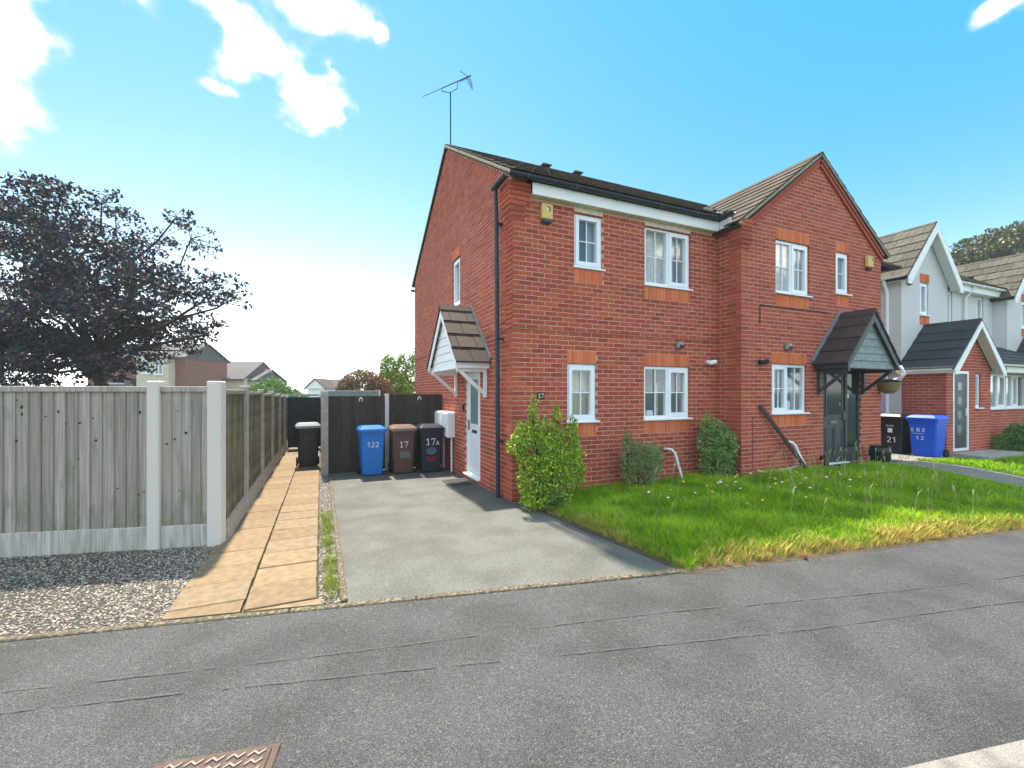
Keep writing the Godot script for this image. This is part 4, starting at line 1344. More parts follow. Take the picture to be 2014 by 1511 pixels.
	mb.prism(PackedVector2Array([Vector2(-3.775, 2.162), Vector2(-3.275, 2.162), Vector2(-3.275, tz.call(-3.275)), Vector2(-3.775, tz.call(-3.775))]), 0.045, Transform3D(Basis(Vector3.RIGHT, Vector3(0, 0.018, 1), Vector3(0, -1, 0)), Vector3(0, 0.012, 0)))
	part("slab", mb.mesh(), M.slab[1], path)
	mb = MB.new()
	mb.prism(PackedVector2Array([Vector2(-3.245, 2.385), Vector2(-2.715, 2.385), Vector2(-2.715, tz.call(-2.715)), Vector2(-3.245, tz.call(-3.245))]), 0.045, Transform3D(Basis(Vector3.RIGHT, Vector3(0, 0.018, 1), Vector3(0, -1, 0)), Vector3(0, 0.010, 0)))
	part("slab", mb.mesh(), M.slab[2], path)
	# gravel: the bed by the fence and the strip by the driveway
	a = [Vector2(-12.0, -1.7), Vector2(-3.70, 0.42), Vector2(-3.70, 0.6), Vector2(-3.76, kerb(-3.76) - 0.06), Vector2(-12.0, kerb(-12.0) - 0.06)]
	structure("gravel_bed", sheet(a, -0.004), M.grit)
	a = [Vector2(-2.75, kerb(-2.75) - 0.06), Vector2(-2.56, kerb(-2.56) - 0.06), Vector2(-2.50, -4.1), Vector2(-2.71, -4.1)]
	structure("gravel_strip", sheet(a, -0.012), M.grit)
	var spots := []
	for i in 24000:
		var px := -3.74 - 4.2 * pow(rng.randf(), 1.25)
		var z0 := 0.42 + 0.25 * (px + 3.79) - 0.05
		var z1 := kerb(px) - 0.07
		var pz := rr(z0, z1)
		spots.append(stone_spot(px, pz, 0.018 * pz - 0.004, rr(0.007, 0.019)))
	for i in 120:                        # a few lie on the slabs' edge
		var pz := rr(0.5, 2.2)
		spots.append(stone_spot(-3.75 + absf(rng.randfn(0.0, 0.05)), pz, 0.018 * pz + 0.012, rr(0.006, 0.014)))
	var sm := leaf_mat("stone", 0.0, 0.85)
	stones("gravel", spots, sm, "grey gravel in front of the wooden fence beside the slab path")
	spots = []
	for i in 6500:
		var pz := -4.05 + 6.6 * rng.randf()
		var t := (pz + 4.1) / 6.6
		var px := rr(lerpf(-2.70, -2.735, t), lerpf(-2.53, -2.57, t))
		spots.append(stone_spot(px, pz, 0.018 * pz - 0.012, rr(0.007, 0.018)))
	stones("gravel", spots, sm, "narrow strip of pale gravel between slab path and driveway")
	# grit and crumbs of soil that gather along the edging and on the asphalt
	spots = []
	for i in 1500:
		var px := rr(-5.5, 6.0)
		var pz := kerb(px) + absf(rng.randfn(0.0, 0.05)) + (0.0 if px < 0.4 else 0.02)
		spots.append(stone_spot(px, pz, 0.018 * pz - 0.008, rr(0.003, 0.008)))
	for i in 420:
		var px := rr(-5.0, 6.0)
		var pz := kerb(px) + rr(0.05, 2.1)
		spots.append(stone_spot(px, pz, 0.018 * pz - 0.007, rr(0.002, 0.006)))
	for i in 260:
		var px := rr(-2.45, 0.1)
		var pz := rr(-3.2, 2.5)
		spots.append(stone_spot(px, pz, 0.018 * pz + 0.003, rr(0.002, 0.006)))
	stones("grit", spots, sm, "loose grit scattered along the pavement edge and driveway")
	# lawn soil, lawn of the next house and the concrete path to the grey door
	var lb := MB.new()
	var lx := rng_list(0.0, 8.0, 0.2)
	for i in lx.size() - 1:
		var px0: float = lx[i]
		var px1: float = lx[i + 1]
		for j in 20:
			var q := []
			for k in [[px0, j], [px1, j], [px1, j + 1], [px0, j + 1]]:
				var pz: float = lerpf(-0.02, kerb(k[0]) + 0.03, k[1] / 20.0)
				var qx: float = maxf(k[0], 0.05 + 0.075 * pz)
				q.append(Vector3(qx, gy(qx, pz) + 0.012 - 0.016 * smoothstep(-0.06, 0.03, pz - kerb(qx)), pz))
			lb.quado(q[0], q[1], q[2], q[3], Vector3.UP)
	structure("lawn", lb.mesh(), M.soil)
	var b := MB.new()
	var zz := rng_list(0.5, 4.0, 0.5)
	for i in zz.size() - 1:
		var za: float = zz[i]
		var zb: float = zz[i + 1]
		for s in [[6.55, 9.5]] if za < 1.0 else [[8.0, 9.15]]:
			b.quado(Vector3(s[0], gy(s[0], za) + 0.03, za), Vector3(s[1], gy(s[1], za) + 0.03, za), Vector3(s[1], gy(s[1], zb) + 0.03, zb), Vector3(s[0], gy(s[0], zb) + 0.03, zb), Vector3.UP)
	b.quado(Vector3(8.7, gy(8.7, -2) + 0.03, -2), Vector3(11.5, gy(11.5, -2) + 0.03, -2), Vector3(11.5, gy(11.5, 0.9) + 0.026, 0.9), Vector3(8.7, gy(8.7, 0.9) + 0.026, 0.9), Vector3.UP)
	structure("garden_path", b.mesh(), M.kerb)
	structure("neighbour_lawn", gridsheet(rng_list(9.15, 20.0, 0.5), rng_list(0.9, 6.0, 0.3), 0.015, func(px: float, pz: float) -> bool: return pz < kerb(px)), M.turf)
	b = MB.new()
	b.box(Vector3(11.5, -0.1, 0.66), Vector3(13.6, 0.185, 1.35))
	structure("door_step", b.mesh(), M.concrete)

# ---------------------------------------------------------------- grass
func tuft(blades: int, height: float, spread: float, lean: float, width: float) -> ArrayMesh:
	var b := MB.new()
	b.use_c = true
	for i in blades:
		var a := rr(0, TAU)
		var base := Vector3(cos(a), 0, sin(a)) * rr(0.0, spread)
		var dir := Vector3(cos(a + rr(-0.8, 0.8)), 0, sin(a + rr(-0.8, 0.8)))
		var h := height * rr(0.55, 1.1)
		var l := lean * h * rr(0.3, 1.3)
		var side := Vector3(-dir.z, 0, dir.x) * width * rr(0.7, 1.2) * 0.5
		var p0 := base
		var p1 := base + Vector3.UP * h * 0.5 + dir * l * 0.25
		var p2 := base + Vector3.UP * h * 0.85 + dir * l * 0.65
		var p3 := base + Vector3.UP * h + dir * l
		var k := rr(0.75, 1.25)
		b.col = Color(k * rr(0.9, 1.15), k, k * rr(0.8, 1.1))
		b.quad(p0 - side, p0 + side, p1 + side * 0.9, p1 - side * 0.9)
		b.quad(p1 - side * 0.9, p1 + side * 0.9, p2 + side * 0.6, p2 - side * 0.6)
		b.tri(p2 - side * 0.6, p2 + side * 0.6, p3)
	return b.mesh()

func scatter(called: String, m: Mesh, mat: Material, spots: Array, label: String) -> void:
	var mm := MultiMesh.new()
	mm.transform_format = MultiMesh.TRANSFORM_3D
	mm.use_colors = true
	mm.mesh = m
	mm.instance_count = spots.size()
	for i in spots.size():
		mm.set_instance_transform(i, spots[i][0])
		mm.set_instance_color(i, spots[i][1])
	var o := MultiMeshInstance3D.new()
	o.name = numbered(called)
	o.multimesh = mm
	o.material_override = mat
	add_child(o)
	tag(o, label, "grass", "", "stuff")

func grass_spot(x: float, z: float, s: float, col: Color) -> Array:
	return [Transform3D(Basis(Vector3.UP, rr(0, TAU)).scaled(Vector3(s, s * rr(0.8, 1.2), s)), Vector3(x, gy(x, z) + 0.008, z)), col]

func build_grass() -> void:
	var gm := leaf_mat("grass_blade", 0.38, 0.85)
	gm.metallic_specular = 0.12
	var nz := FastNoiseLite.new()
	nz.seed = 8
	nz.frequency = 0.9
	var tall := []
	var dry := []
	var short := []
	var green := func(t: float) -> Color: return Color(lerpf(0.18, 0.34, t), lerpf(0.40, 0.53, t), lerpf(0.012, 0.024, t))
	for i in 36000:
		var x := rr(0.10, 7.9)
		var z := rr(0.02, 4.3)
		if z > kerb(x) - 0.01 or x < 0.10 + 0.075 * z:
			continue
		if z < 0.62 and x > 4.3:
			continue
		if z < 0.85 and x > 6.5:
			continue
		var n := nz.get_noise_2d(x, z)
		var edge := minf(kerb(x) - z, (x - (0.08 + 0.075 * z)) * 1.5)
		var mown := smoothstep(5.2, 6.6, x - 0.55 * (z - 1.2) + n * 0.5)
		var t := clampf(0.5 + n + rr(-0.3, 0.3), 0.0, 1.0)
		if edge < 0.30 + n * 0.35 + rr(-0.2, 0.12):
			if rng.randf() < 0.75:
				var k := rr(0.8, 1.15)
				dry.append(grass_spot(x, z, rr(0.6, 1.1) * clampf(edge * 3.0 + 0.35, 0.4, 1.0), Color(0.54 * k, 0.42 * k, 0.12 * k) if rng.randf() < 0.45 + 0.9 * maxf(0.0, 0.35 - edge) else Color(0.25 * k, 0.31 * k, 0.04 * k)))
		elif rng.randf() < mown:
			short.append(grass_spot(x, z, rr(0.8, 1.2), green.call(t)))
		else:
			var tone: Color = green.call(t)
			if rng.randf() < 0.13:
				tone = Color(0.36, 0.34, 0.10) if rng.randf() < 0.5 else Color(0.10, 0.20, 0.04)
			tall.append(grass_spot(x, z, rr(0.65, 1.15) * (0.8 + 0.5 * n) * (0.85 if z < 0.5 else 1.0), tone))
	for i in 5000:
		var x := rr(9.2, 17.0)
		var z := rr(0.95, 4.6)
		if z > kerb(x) - 0.05 or (x > 11.4 and x < 13.7 and z < 1.4):
			continue
		short.append(grass_spot(x, z, rr(0.8, 1.2), green.call(rng.randf())))
	for i in 900:                         # extra short growth to close the mown part
		var x := rr(5.4, 7.95)
		var z := rr(0.9, 3.9)
		if z < kerb(x) - 0.1:
			short.append(grass_spot(x, z, rr(0.8, 1.2), green.call(rng.randf())))
	scatter("grass", tuft(14, 0.175, 0.055, 0.75, 0.0046), gm, tall, "long uncut green grass on the lawn before the brick house")
	scatter("dry_grass", tuft(13, 0.12, 0.05, 0.7, 0.005), gm, dry, "straw coloured dry grass along the edge of the lawn")
	scatter("short_grass", tuft(16, 0.07, 0.05, 0.6, 0.006), gm, short, "short green turf near the concrete path to the grey door")
	# seed stalks
	var b := MB.new()
	b.use_c = true
	b.col = Color(1, 1, 1)
	b.tube([Vector3.ZERO, Vector3(0.01, 0.2, 0), Vector3(0.05, 0.40, 0.0)], [0.0022, 0.0018, 0.0014], 4, false)
	b.tube([Vector3(0.05, 0.40, 0.0), Vector3(0.062, 0.435, 0), Vector3(0.085, 0.47, 0.0)], [0.003, 0.007, 0.002], 5, false)
	var st := []
	for i in 230:
		var x := rr(0.6, 7.2)
		var z := rr(0.5, 3.6)
		if z > kerb(x) - 0.2:
			continue
		if rng.randf() < 0.25 + 0.75 * smoothstep(2.4, 4.5, x):
			st.append(grass_spot(x, z, rr(0.7, 1.15), Color(0.42, 0.40, 0.20)))
	scatter("seed_stalk", b.mesh(), gm, st, "pale grass seed stalks standing above the long lawn")
	# weeds along the gravel strip and slab joints
	var wd := []
	for i in 260:
		var z: float = [-0.2, 0.3, 0.9, 1.6, 2.1][rng.randi() % 5] + rng.randfn(0.0, 0.16)
		if z < kerb(-2.6) - 0.08:
			wd.append([Transform3D(Basis(Vector3.UP, rr(0, TAU)).scaled(Vector3.ONE * rr(0.25, 0.5)), Vector3(-2.64 + rng.randfn(0.0, 0.035), 0.018 * z - 0.01, z)), Color(0.22, 0.27, 0.05)])
	for i in 90:
		var z := rr(0.2, 2.0)
		wd.append([Transform3D(Basis(Vector3.UP, rr(0, TAU)).scaled(Vector3.ONE * rr(0.1, 0.22)), Vector3(-3.262 + 0.009 * (2.3 - z) + rng.randfn(0.0, 0.006), 0.018 * z - 0.01, z)), Color(0.10, 0.12, 0.04)])
	scatter("weed", tuft(12, 0.16, 0.05, 0.8, 0.006), gm, wd, "weeds in the gravel strip and slab joints beside the driveway")
	build_flowers()

func build_flowers() -> void:
	var petal := smat("petal", L(0.80, 0.80, 0.76), 0.7)
	var yellow := smat("yellow_petal", L(0.78, 0.55, 0.04), 0.7)
	var stem := smat("stem", L(0.10, 0.20, 0.04), 0.8)
	var head := MB.new()
	for i in 9:
		var a := TAU * i / 9.0
		var c := Vector3(cos(a), 0.12, sin(a))
		var s := Vector3(-sin(a), 0, cos(a)) * 0.0045
		head.quad(c * 0.004 - s * 0.5, c * 0.004 + s * 0.5, c * 0.016 + s, c * 0.016 - s)
	var eye := MB.new()
	eye.lathe([Vector2(0.006, 0.0), Vector2(0.005, 0.003), Vector2(0.0, 0.004)], 7)
	var dand := MB.new()
	dand.lathe([Vector2(0.0, -0.006), Vector2(0.012, 0.0), Vector2(0.017, 0.005), Vector2(0.010, 0.010), Vector2(0.0, 0.012)], 9)
	var st := MB.new()
	st.tube([Vector3.ZERO, Vector3(0, 0.12, 0.01), Vector3(0, 0.24, 0)], 0.0016, 4, false)
	var hm := head.mesh()
	var em := eye.mesh()
	var dm := dand.mesh()
	var sm := st.mesh()
	var n := 0
	while n < 62:
		var x := rr(1.4, 5.6)
		var z := rr(0.8, 2.6)
		if rng.randf() > exp(-pow((x - 3.6) / 1.3, 2.0) - pow((z - 1.5) / 0.7, 2.0)) + 0.08:
			continue
		var yel := n % 3 == 0
		var o := thing("dandelion_flower" if yel else "daisy_flower", "small yellow dandelion flower in the long lawn grass" if yel else "small white daisy in the long lawn grass", "flower", Vector3(x, gy(x, z) + rr(-0.03, 0.03), z), rr(0, TAU), "yellow flowers in the long grass" if yel else "white flowers in the long grass")
		var tilt := Transform3D(Basis.from_euler(Vector3(rr(0.1, 0.5), 0, rr(-0.3, 0.3))).scaled(Vector3.ONE * rr(0.9, 1.3)), Vector3(0, 0.24, 0))
		part("stem", sm, stem, o)
		if yel:
			part("flower_head", dm, yellow, o, tilt)
		else:
			part("petals", hm, petal, o, tilt)
			part("flower_eye", em, yellow, o, tilt)
		n += 1

# ---------------------------------------------------------------- foliage
func leaf(b: MB, p: Vector3, size: float, asp: float, dir: Vector3, roll: float) -> void:
	var t := dir.normalized()
	var s := t.cross(Vector3.UP if absf(t.y) < 0.9 else Vector3.RIGHT).normalized()
	var q := s.cross(t)
	s = s * cos(roll) + q * sin(roll)
	var up := t.cross(s)
	var a := p + t * size * 0.5
	var m0 := p + s * size * asp * 0.5 + up * size * 0.08
	var m1 := p - s * size * asp * 0.5 + up * size * 0.08
	var e := p - t * size * 0.5
	b.tri(e, m0, a)
	b.tri(e, a, m1)

func clump_leaves(b: MB, c: Vector3, r: Vector3, count: int, size: float, asp: float, cols: Array, inner := 0.45, upward := 0.2) -> void:
	for i in count:
		var d := Vector3(rng.randfn(), rng.randfn(), rng.randfn()).normalized()
		var k := inner + (1.0 - inner) * sqrt(rng.randf())
		var p := c + Vector3(d.x * r.x, d.y * r.y, d.z * r.z) * k
		var col: Color = cols[rng.randi() % cols.size()]
		var j := rr(0.75, 1.25)
		b.col = Color(col.r * j * rr(0.92, 1.08), col.g * j, col.b * j * rr(0.9, 1.1))
		var dir := (d + Vector3(rng.randfn(), rng.randfn(), rng.randfn()) * 0.8 + Vector3.UP * upward)
		leaf(b, p, size * rr(0.6, 1.25), asp, dir, rr(0, TAU))

func b_leaf(b: MB, p: Vector3, size: float, asp: float, col: Color) -> void:
	b.col = Color(col.r, col.g, col.b)
	leaf(b, p, size, asp, Vector3(rng.randfn(), rng.randfn() + 0.3, rng.randfn()), rr(0, TAU))

func limb(b: MB, p0: Vector3, p1: Vector3, r0: float, r1: float, wob: float, sides := 7) -> void:
	var pts := []
	var rad := []
	var n := 5
	for i in n + 1:
		var t := float(i) / n
		var w := Vector3(rng.randfn(), rng.randfn() * 0.5, rng.randfn()) * wob * sin(t * PI)
		pts.append(p0.lerp(p1, t) + w)
		rad.append(lerpf(r0, r1, t))
	b.tube(pts, rad, sides)

func shrub(called: String, label: String, base: Vector3, clumps: Array, cols: Array, size: float, asp: float, dens: float, group := "", category := "shrub") -> Node3D:
	# clumps: [x, y, z, radius x, radius y, radius z] from the base
	var o := thing(called, label, category, base, 0.0, group)
	var st := MB.new()
	var lf := MB.new()
	lf.use_c = true
	for c in clumps:
		var p := Vector3(c[0], c[1], c[2])
		limb(st, Vector3(rr(-0.05, 0.05), -0.05, rr(-0.05, 0.05)), p, 0.018, 0.006, 0.05, 5)
		var r := Vector3(c[3], c[4], c[5])
		var area := r.x * r.y + r.y * r.z + r.x * r.z
		clump_leaves(lf, p, r, int(area * dens), size, asp, cols)
		for k in 4:                        # shoots that stand out of the mass
			var e := Vector3(rng.randfn() * 0.6, absf(rng.randfn()) + 0.4, rng.randfn() * 0.6).normalized()
			var q := p + Vector3(e.x * r.x, e.y * r.y, e.z * r.z) * 0.9
			var w := q + (e + Vector3.UP * 0.5).normalized() * (r.y * rr(0.15, 0.55))
			limb(st, q, w, 0.004, 0.002, 0.01, 4)
			for j in 9:
				var col: Color = cols[rng.randi() % cols.size()]
				b_leaf(lf, q.lerp(w, rr(0.0, 1.0)) + Vector3(rng.randfn(), rng.randfn(), rng.randfn()) * size * 0.35, size * rr(0.6, 1.2), asp, col * rr(0.9, 1.3))
		for k in 5:
			var d := Vector3(rng.randfn(), absf(rng.randfn()) * 0.7, rng.randfn()).normalized()
			limb(st, p, p + Vector3(d.x * r.x, d.y * r.y, d.z * r.z) * 1.05, 0.006, 0.002, 0.02, 4)
	part("stem", st.mesh(), M.bark, o)
	part("foliage", lf.mesh(), leaf_mat("leaf", 0.3, 0.45), o)
	return o

func build_plants() -> void:
	var bright := [Color(0.36, 0.48, 0.035), Color(0.24, 0.40, 0.035), Color(0.45, 0.53, 0.05), Color(0.17, 0.31, 0.03), Color(0.13, 0.25, 0.03)]
	var c := [[0.0, 0.42, 0.0, 0.46, 0.42, 0.36], [0.16, 0.62, 0.10, 0.40, 0.34, 0.30], [-0.14, 0.80, 0.02, 0.34, 0.38, 0.26], [0.34, 0.80, -0.02, 0.28, 0.36, 0.24], [0.02, 1.02, -0.04, 0.20, 0.30, 0.18], [-0.36, 1.04, 0.0, 0.16, 0.20, 0.16], [-0.20, 1.30, -0.02, 0.09, 0.28, 0.09], [0.22, 1.22, -0.05, 0.09, 0.24, 0.09], [0.48, 1.05, -0.02, 0.10, 0.24, 0.10], [-0.50, 0.92, 0.05, 0.16, 0.13, 0.15], [0.5, 0.5, 0.0, 0.16, 0.3, 0.2], [-0.05, 0.15, 0.1, 0.42, 0.18, 0.28]]
	shrub("shrub", "bright yellow-green leafy shrub growing at the corner of the brick house", Vector3(0.34, 0.0, 0.46), c, bright, 0.052, 0.5, 4600.0, "shrubs against the brick front wall")
	var grey := [Color(0.23, 0.31, 0.11), Color(0.18, 0.26, 0.09), Color(0.30, 0.38, 0.15), Color(0.14, 0.21, 0.07)]
	c = [[0.0, 0.35, 0.0, 0.36, 0.34, 0.26], [0.12, 0.55, 0.05, 0.30, 0.26, 0.24], [-0.18, 0.62, 0.0, 0.20, 0.30, 0.18], [-0.26, 0.85, 0.0, 0.09, 0.16, 0.09], [0.25, 0.5, 0.0, 0.22, 0.32, 0.2]]
	shrub("shrub", "low grey-green shrub between the two ground floor windows", Vector3(2.18, 0.03, 0.34), c, grey, 0.036, 0.42, 8500.0, "shrubs against the brick front wall")
	var mid := [Color(0.17, 0.31, 0.06), Color(0.13, 0.25, 0.05), Color(0.23, 0.37, 0.10), Color(0.33, 0.41, 0.16), Color(0.10, 0.20, 0.045)]
	c = [[0.0, 0.35, 0.0, 0.34, 0.36, 0.26], [-0.12, 0.72, 0.0, 0.28, 0.32, 0.22], [0.12, 0.66, 0.08, 0.28, 0.34, 0.22], [-0.22, 1.02, 0.0, 0.13, 0.20, 0.13], [0.30, 0.42, 0.0, 0.20, 0.34, 0.2], [0.02, 0.95, 0.0, 0.20, 0.18, 0.16]]
	shrub("shrub", "tall mid-green shrub in the inner corner of the brick front", Vector3(3.93, 0.06, 0.34), c, mid, 0.046, 0.45, 6000.0, "shrubs against the brick front wall")
	var dk := [Color(0.08, 0.20, 0.03), Color(0.06, 0.15, 0.025), Color(0.13, 0.26, 0.05)]
	c = [[0.0, 0.3, 0.0, 0.55, 0.32, 0.4], [0.5, 0.4, 0.0, 0.5, 0.42, 0.4], [1.0, 0.3, 0.0, 0.5, 0.32, 0.4], [0.3, 0.6, 0.0, 0.3, 0.22, 0.25], [1.3, 0.35, 0.0, 0.4, 0.32, 0.4]]
	shrub("shrub", "spreading dark green shrub under the bay window of the rendered house", Vector3(14.05, 0.02, 0.95), c, dk, 0.06, 0.5, 3500.0)
	# weed at the corner of the lawn
	c = [[0.0, 0.10, 0.0, 0.14, 0.10, 0.12], [0.05, 0.2, 0.02, 0.08, 0.1, 0.08]]
	shrub("weed_plant", "leafy weed where the driveway meets the lawn and the house corner", Vector3(0.28, 0.02, 0.84), c, [Color(0.14, 0.22, 0.05), Color(0.09, 0.17, 0.04)], 0.06, 0.45, 4200.0, "", "weed")
	# growth behind the dark fence
	shrub("shrub", "brown leaved bush rising behind the dark fence and shed roof", dep(712, 772, 14.5) * Vector3(1, 0, 1), [[0.0, 1.7, 0.0, 0.80, 0.75, 0.6], [-0.45, 1.5, 0.0, 0.42, 0.62, 0.5], [0.55, 1.5, 0.0, 0.55, 0.72, 0.5]], [Color(0.30, 0.18, 0.11), Color(0.24, 0.14, 0.09), Color(0.38, 0.25, 0.16), Color(0.17, 0.16, 0.08)], 0.075, 0.6, 5200.0, "bushes behind the dark fence")
	shrub("shrub", "tall light green bush behind the dark fence beside the house wall", dep(770, 772, 15.5) * Vector3(1, 0, 1), [[0.0, 1.5, 0.0, 0.65, 1.0, 0.6], [0.45, 1.3, 0.0, 0.5, 0.9, 0.5], [-0.35, 1.7, 0.0, 0.4, 0.6, 0.4], [-0.1, 2.5, 0.0, 0.32, 0.5, 0.3], [0.35, 2.5, 0.0, 0.2, 0.55, 0.2], [0.75, 2.4, 0.0, 0.25, 0.7, 0.25]], [Color(0.26, 0.38, 0.06), Color(0.17, 0.30, 0.06), Color(0.32, 0.42, 0.09), Color(0.12, 0.23, 0.08)], 0.10, 0.5, 2800.0, "bushes behind the dark fence")
	shrub("hedge_bush", "rounded green bush above the far fence panels of the alley", dep(535, 772, 24.0) * Vector3(1, 0, 1), [[0.0, 1.5, 0.0, 1.0, 1.0, 0.8], [-0.8, 1.3, 0.0, 0.7, 0.8, 0.7], [0.8, 1.2, 0.0, 0.8, 0.8, 0.7], [1.5, 0.9, 0.0, 0.6, 0.7, 0.6]], [Color(0.19, 0.31, 0.08), Color(0.15, 0.26, 0.07), Color(0.25, 0.36, 0.11)], 0.13, 0.55, 1500.0, "bushes behind the dark fence")

func tree(called: String, label: String, base: Vector3, fork: Vector3, clumps: Array, cols: Array, size: float, asp: float, dens: float, trunk_r: float, back := 0.25) -> void:
	# clumps: [centre, radius, density factor]
	var o := thing(called, label, "tree", base)
	var wd := MB.new()
	var lf := MB.new()
	lf.use_c = true
	var f := fork - base
	limb(wd, Vector3(0, -0.3, 0), f, trunk_r, trunk_r * 0.75, 0.06, 10)
	for c in clumps:
		var p: Vector3 = c[0] - base
		var r: float = c[1]
		limb(wd, f, p, trunk_r * 0.42, trunk_r * 0.10, 0.35, 6)
		var n := int(r * 9.0) + 7
		for i in n:
			var d := Vector3(rng.randfn(), rng.randfn() * 0.7 + 0.15, rng.randfn()).normalized()
			var q := p + d * r * rr(0.55, 1.0)
			limb(wd, p, q, trunk_r * 0.08, trunk_r * 0.02, 0.10, 4)
			var cr := r * rr(0.20, 0.42)
			clump_leaves(lf, q, Vector3(cr * rr(1.0, 1.6), cr * rr(0.5, 0.8), cr * rr(1.0, 1.6)), int(cr * cr * dens * float(c[2])), size, asp, cols, 0.2, -0.1)
	part("trunk", wd.mesh(), M.bark, o)
	part("crown", lf.mesh(), leaf_mat("tree_leaf", back, 0.5), o)

func build_trees() -> void:
	var cl := []
	for q in [[-140, 470, 120, 1.0], [-40, 430, 95, 1.0], [70, 430, 85, 1.0], [30, 560, 120, 1.2], [150, 500, 95, 1.1], [130, 620, 110, 1.3], [225, 570, 90, 1.1], [225, 450, 55, 0.8], [120, 385, 48, 0.7], [310, 560, 75, 0.9], [320, 640, 70, 1.1], [375, 470, 48, 0.45], [425, 560, 48, 0.55], [385, 600, 55, 0.7], [245, 665, 85, 1.3], [40, 690, 95, 1.3], [140, 705, 60, 1.3], [345, 430, 32, 0.5], [462, 585, 30, 0.7], [-130, 640, 130, 1.2], [432, 640, 22, 0.6], [250, 725, 45, 1.2], [170, 742, 40, 1.2], [-60, 735, 70, 1.2], [40, 745, 45, 1.2], [355, 690, 28, 0.8], [300, 480, 40, 0.6], [200, 400, 40, 0.6]]:
		var d := rr(13.6, 17.8)
		cl.append([dep(q[0], q[1], d), q[2] * d / FOCAL, q[3]])
	var b := dep(222, 772, 15.6)
	tree("purple_leaved_tree", "large dark purple leaved tree standing behind the grey wooden fence", Vector3(b.x, gy(b.x, b.z), b.z), dep(190, 690, 15.6), cl, [Color(0.050, 0.030, 0.055), Color(0.030, 0.042, 0.066), Color(0.072, 0.028, 0.042), Color(0.028, 0.048, 0.062), Color(0.030, 0.056, 0.050)], 0.15, 0.62, 480.0, 0.20, 0.35)
	cl = []
	for q in [[1900, 540, 40, 1.0], [1950, 510, 55, 1.0], [2000, 500, 55, 1.0], [2050, 500, 70, 1.0], [1900, 510, 26, 0.9], [1990, 470, 30, 0.8], [1945, 470, 26, 0.8], [2100, 520, 70, 1.0], [1985, 560, 60, 1.0]]:
		var d := rr(31.0, 36.0)
		cl.append([dep(q[0], q[1], d), q[2] * d / FOCAL, q[3] * 1.4])
	b = dep(2000, 772, 34.0)
	tree("broadleaf_tree", "dark green tree rising behind the roof of the rendered houses", Vector3(b.x, 0.0, b.z), dep(2000, 620, 34.0), cl, [Color(0.05, 0.085, 0.025), Color(0.07, 0.11, 0.03), Color(0.10, 0.12, 0.035), Color(0.14, 0.12, 0.05)], 0.26, 0.65, 300.0, 0.35, 0.25)

# ---------------------------------------------------------------- fences
func board_run(f: Node3D, a: Vector3, dir: Vector3, out: Vector3, length: float, y0: float, y1: float, pitch: float, mats: Array, lap := 0.11) -> void:
	var n := int(ceil(length / pitch))
	var p := length / n
	for i in n:
		var c := a + dir * p * (i + 0.5) + out * rr(0.0, 0.003)
		var h := y1 - y0 + rr(-0.006, 0.006)
		var bas := Basis(dir, Vector3.UP, out) * Basis(Vector3.UP, lap + rr(-0.015, 0.015)) * Basis(Vector3.BACK, rr(-0.003, 0.003))
		part("board", boxm(Vector3(snappedf(p + 0.018, 0.002), snappedf(h, 0.01), 0.016), 0.002), mats[rng.randi() % mats.size()], f, Transform3D(bas, Vector3(c.x, (y0 + y1) * 0.5, c.z)))

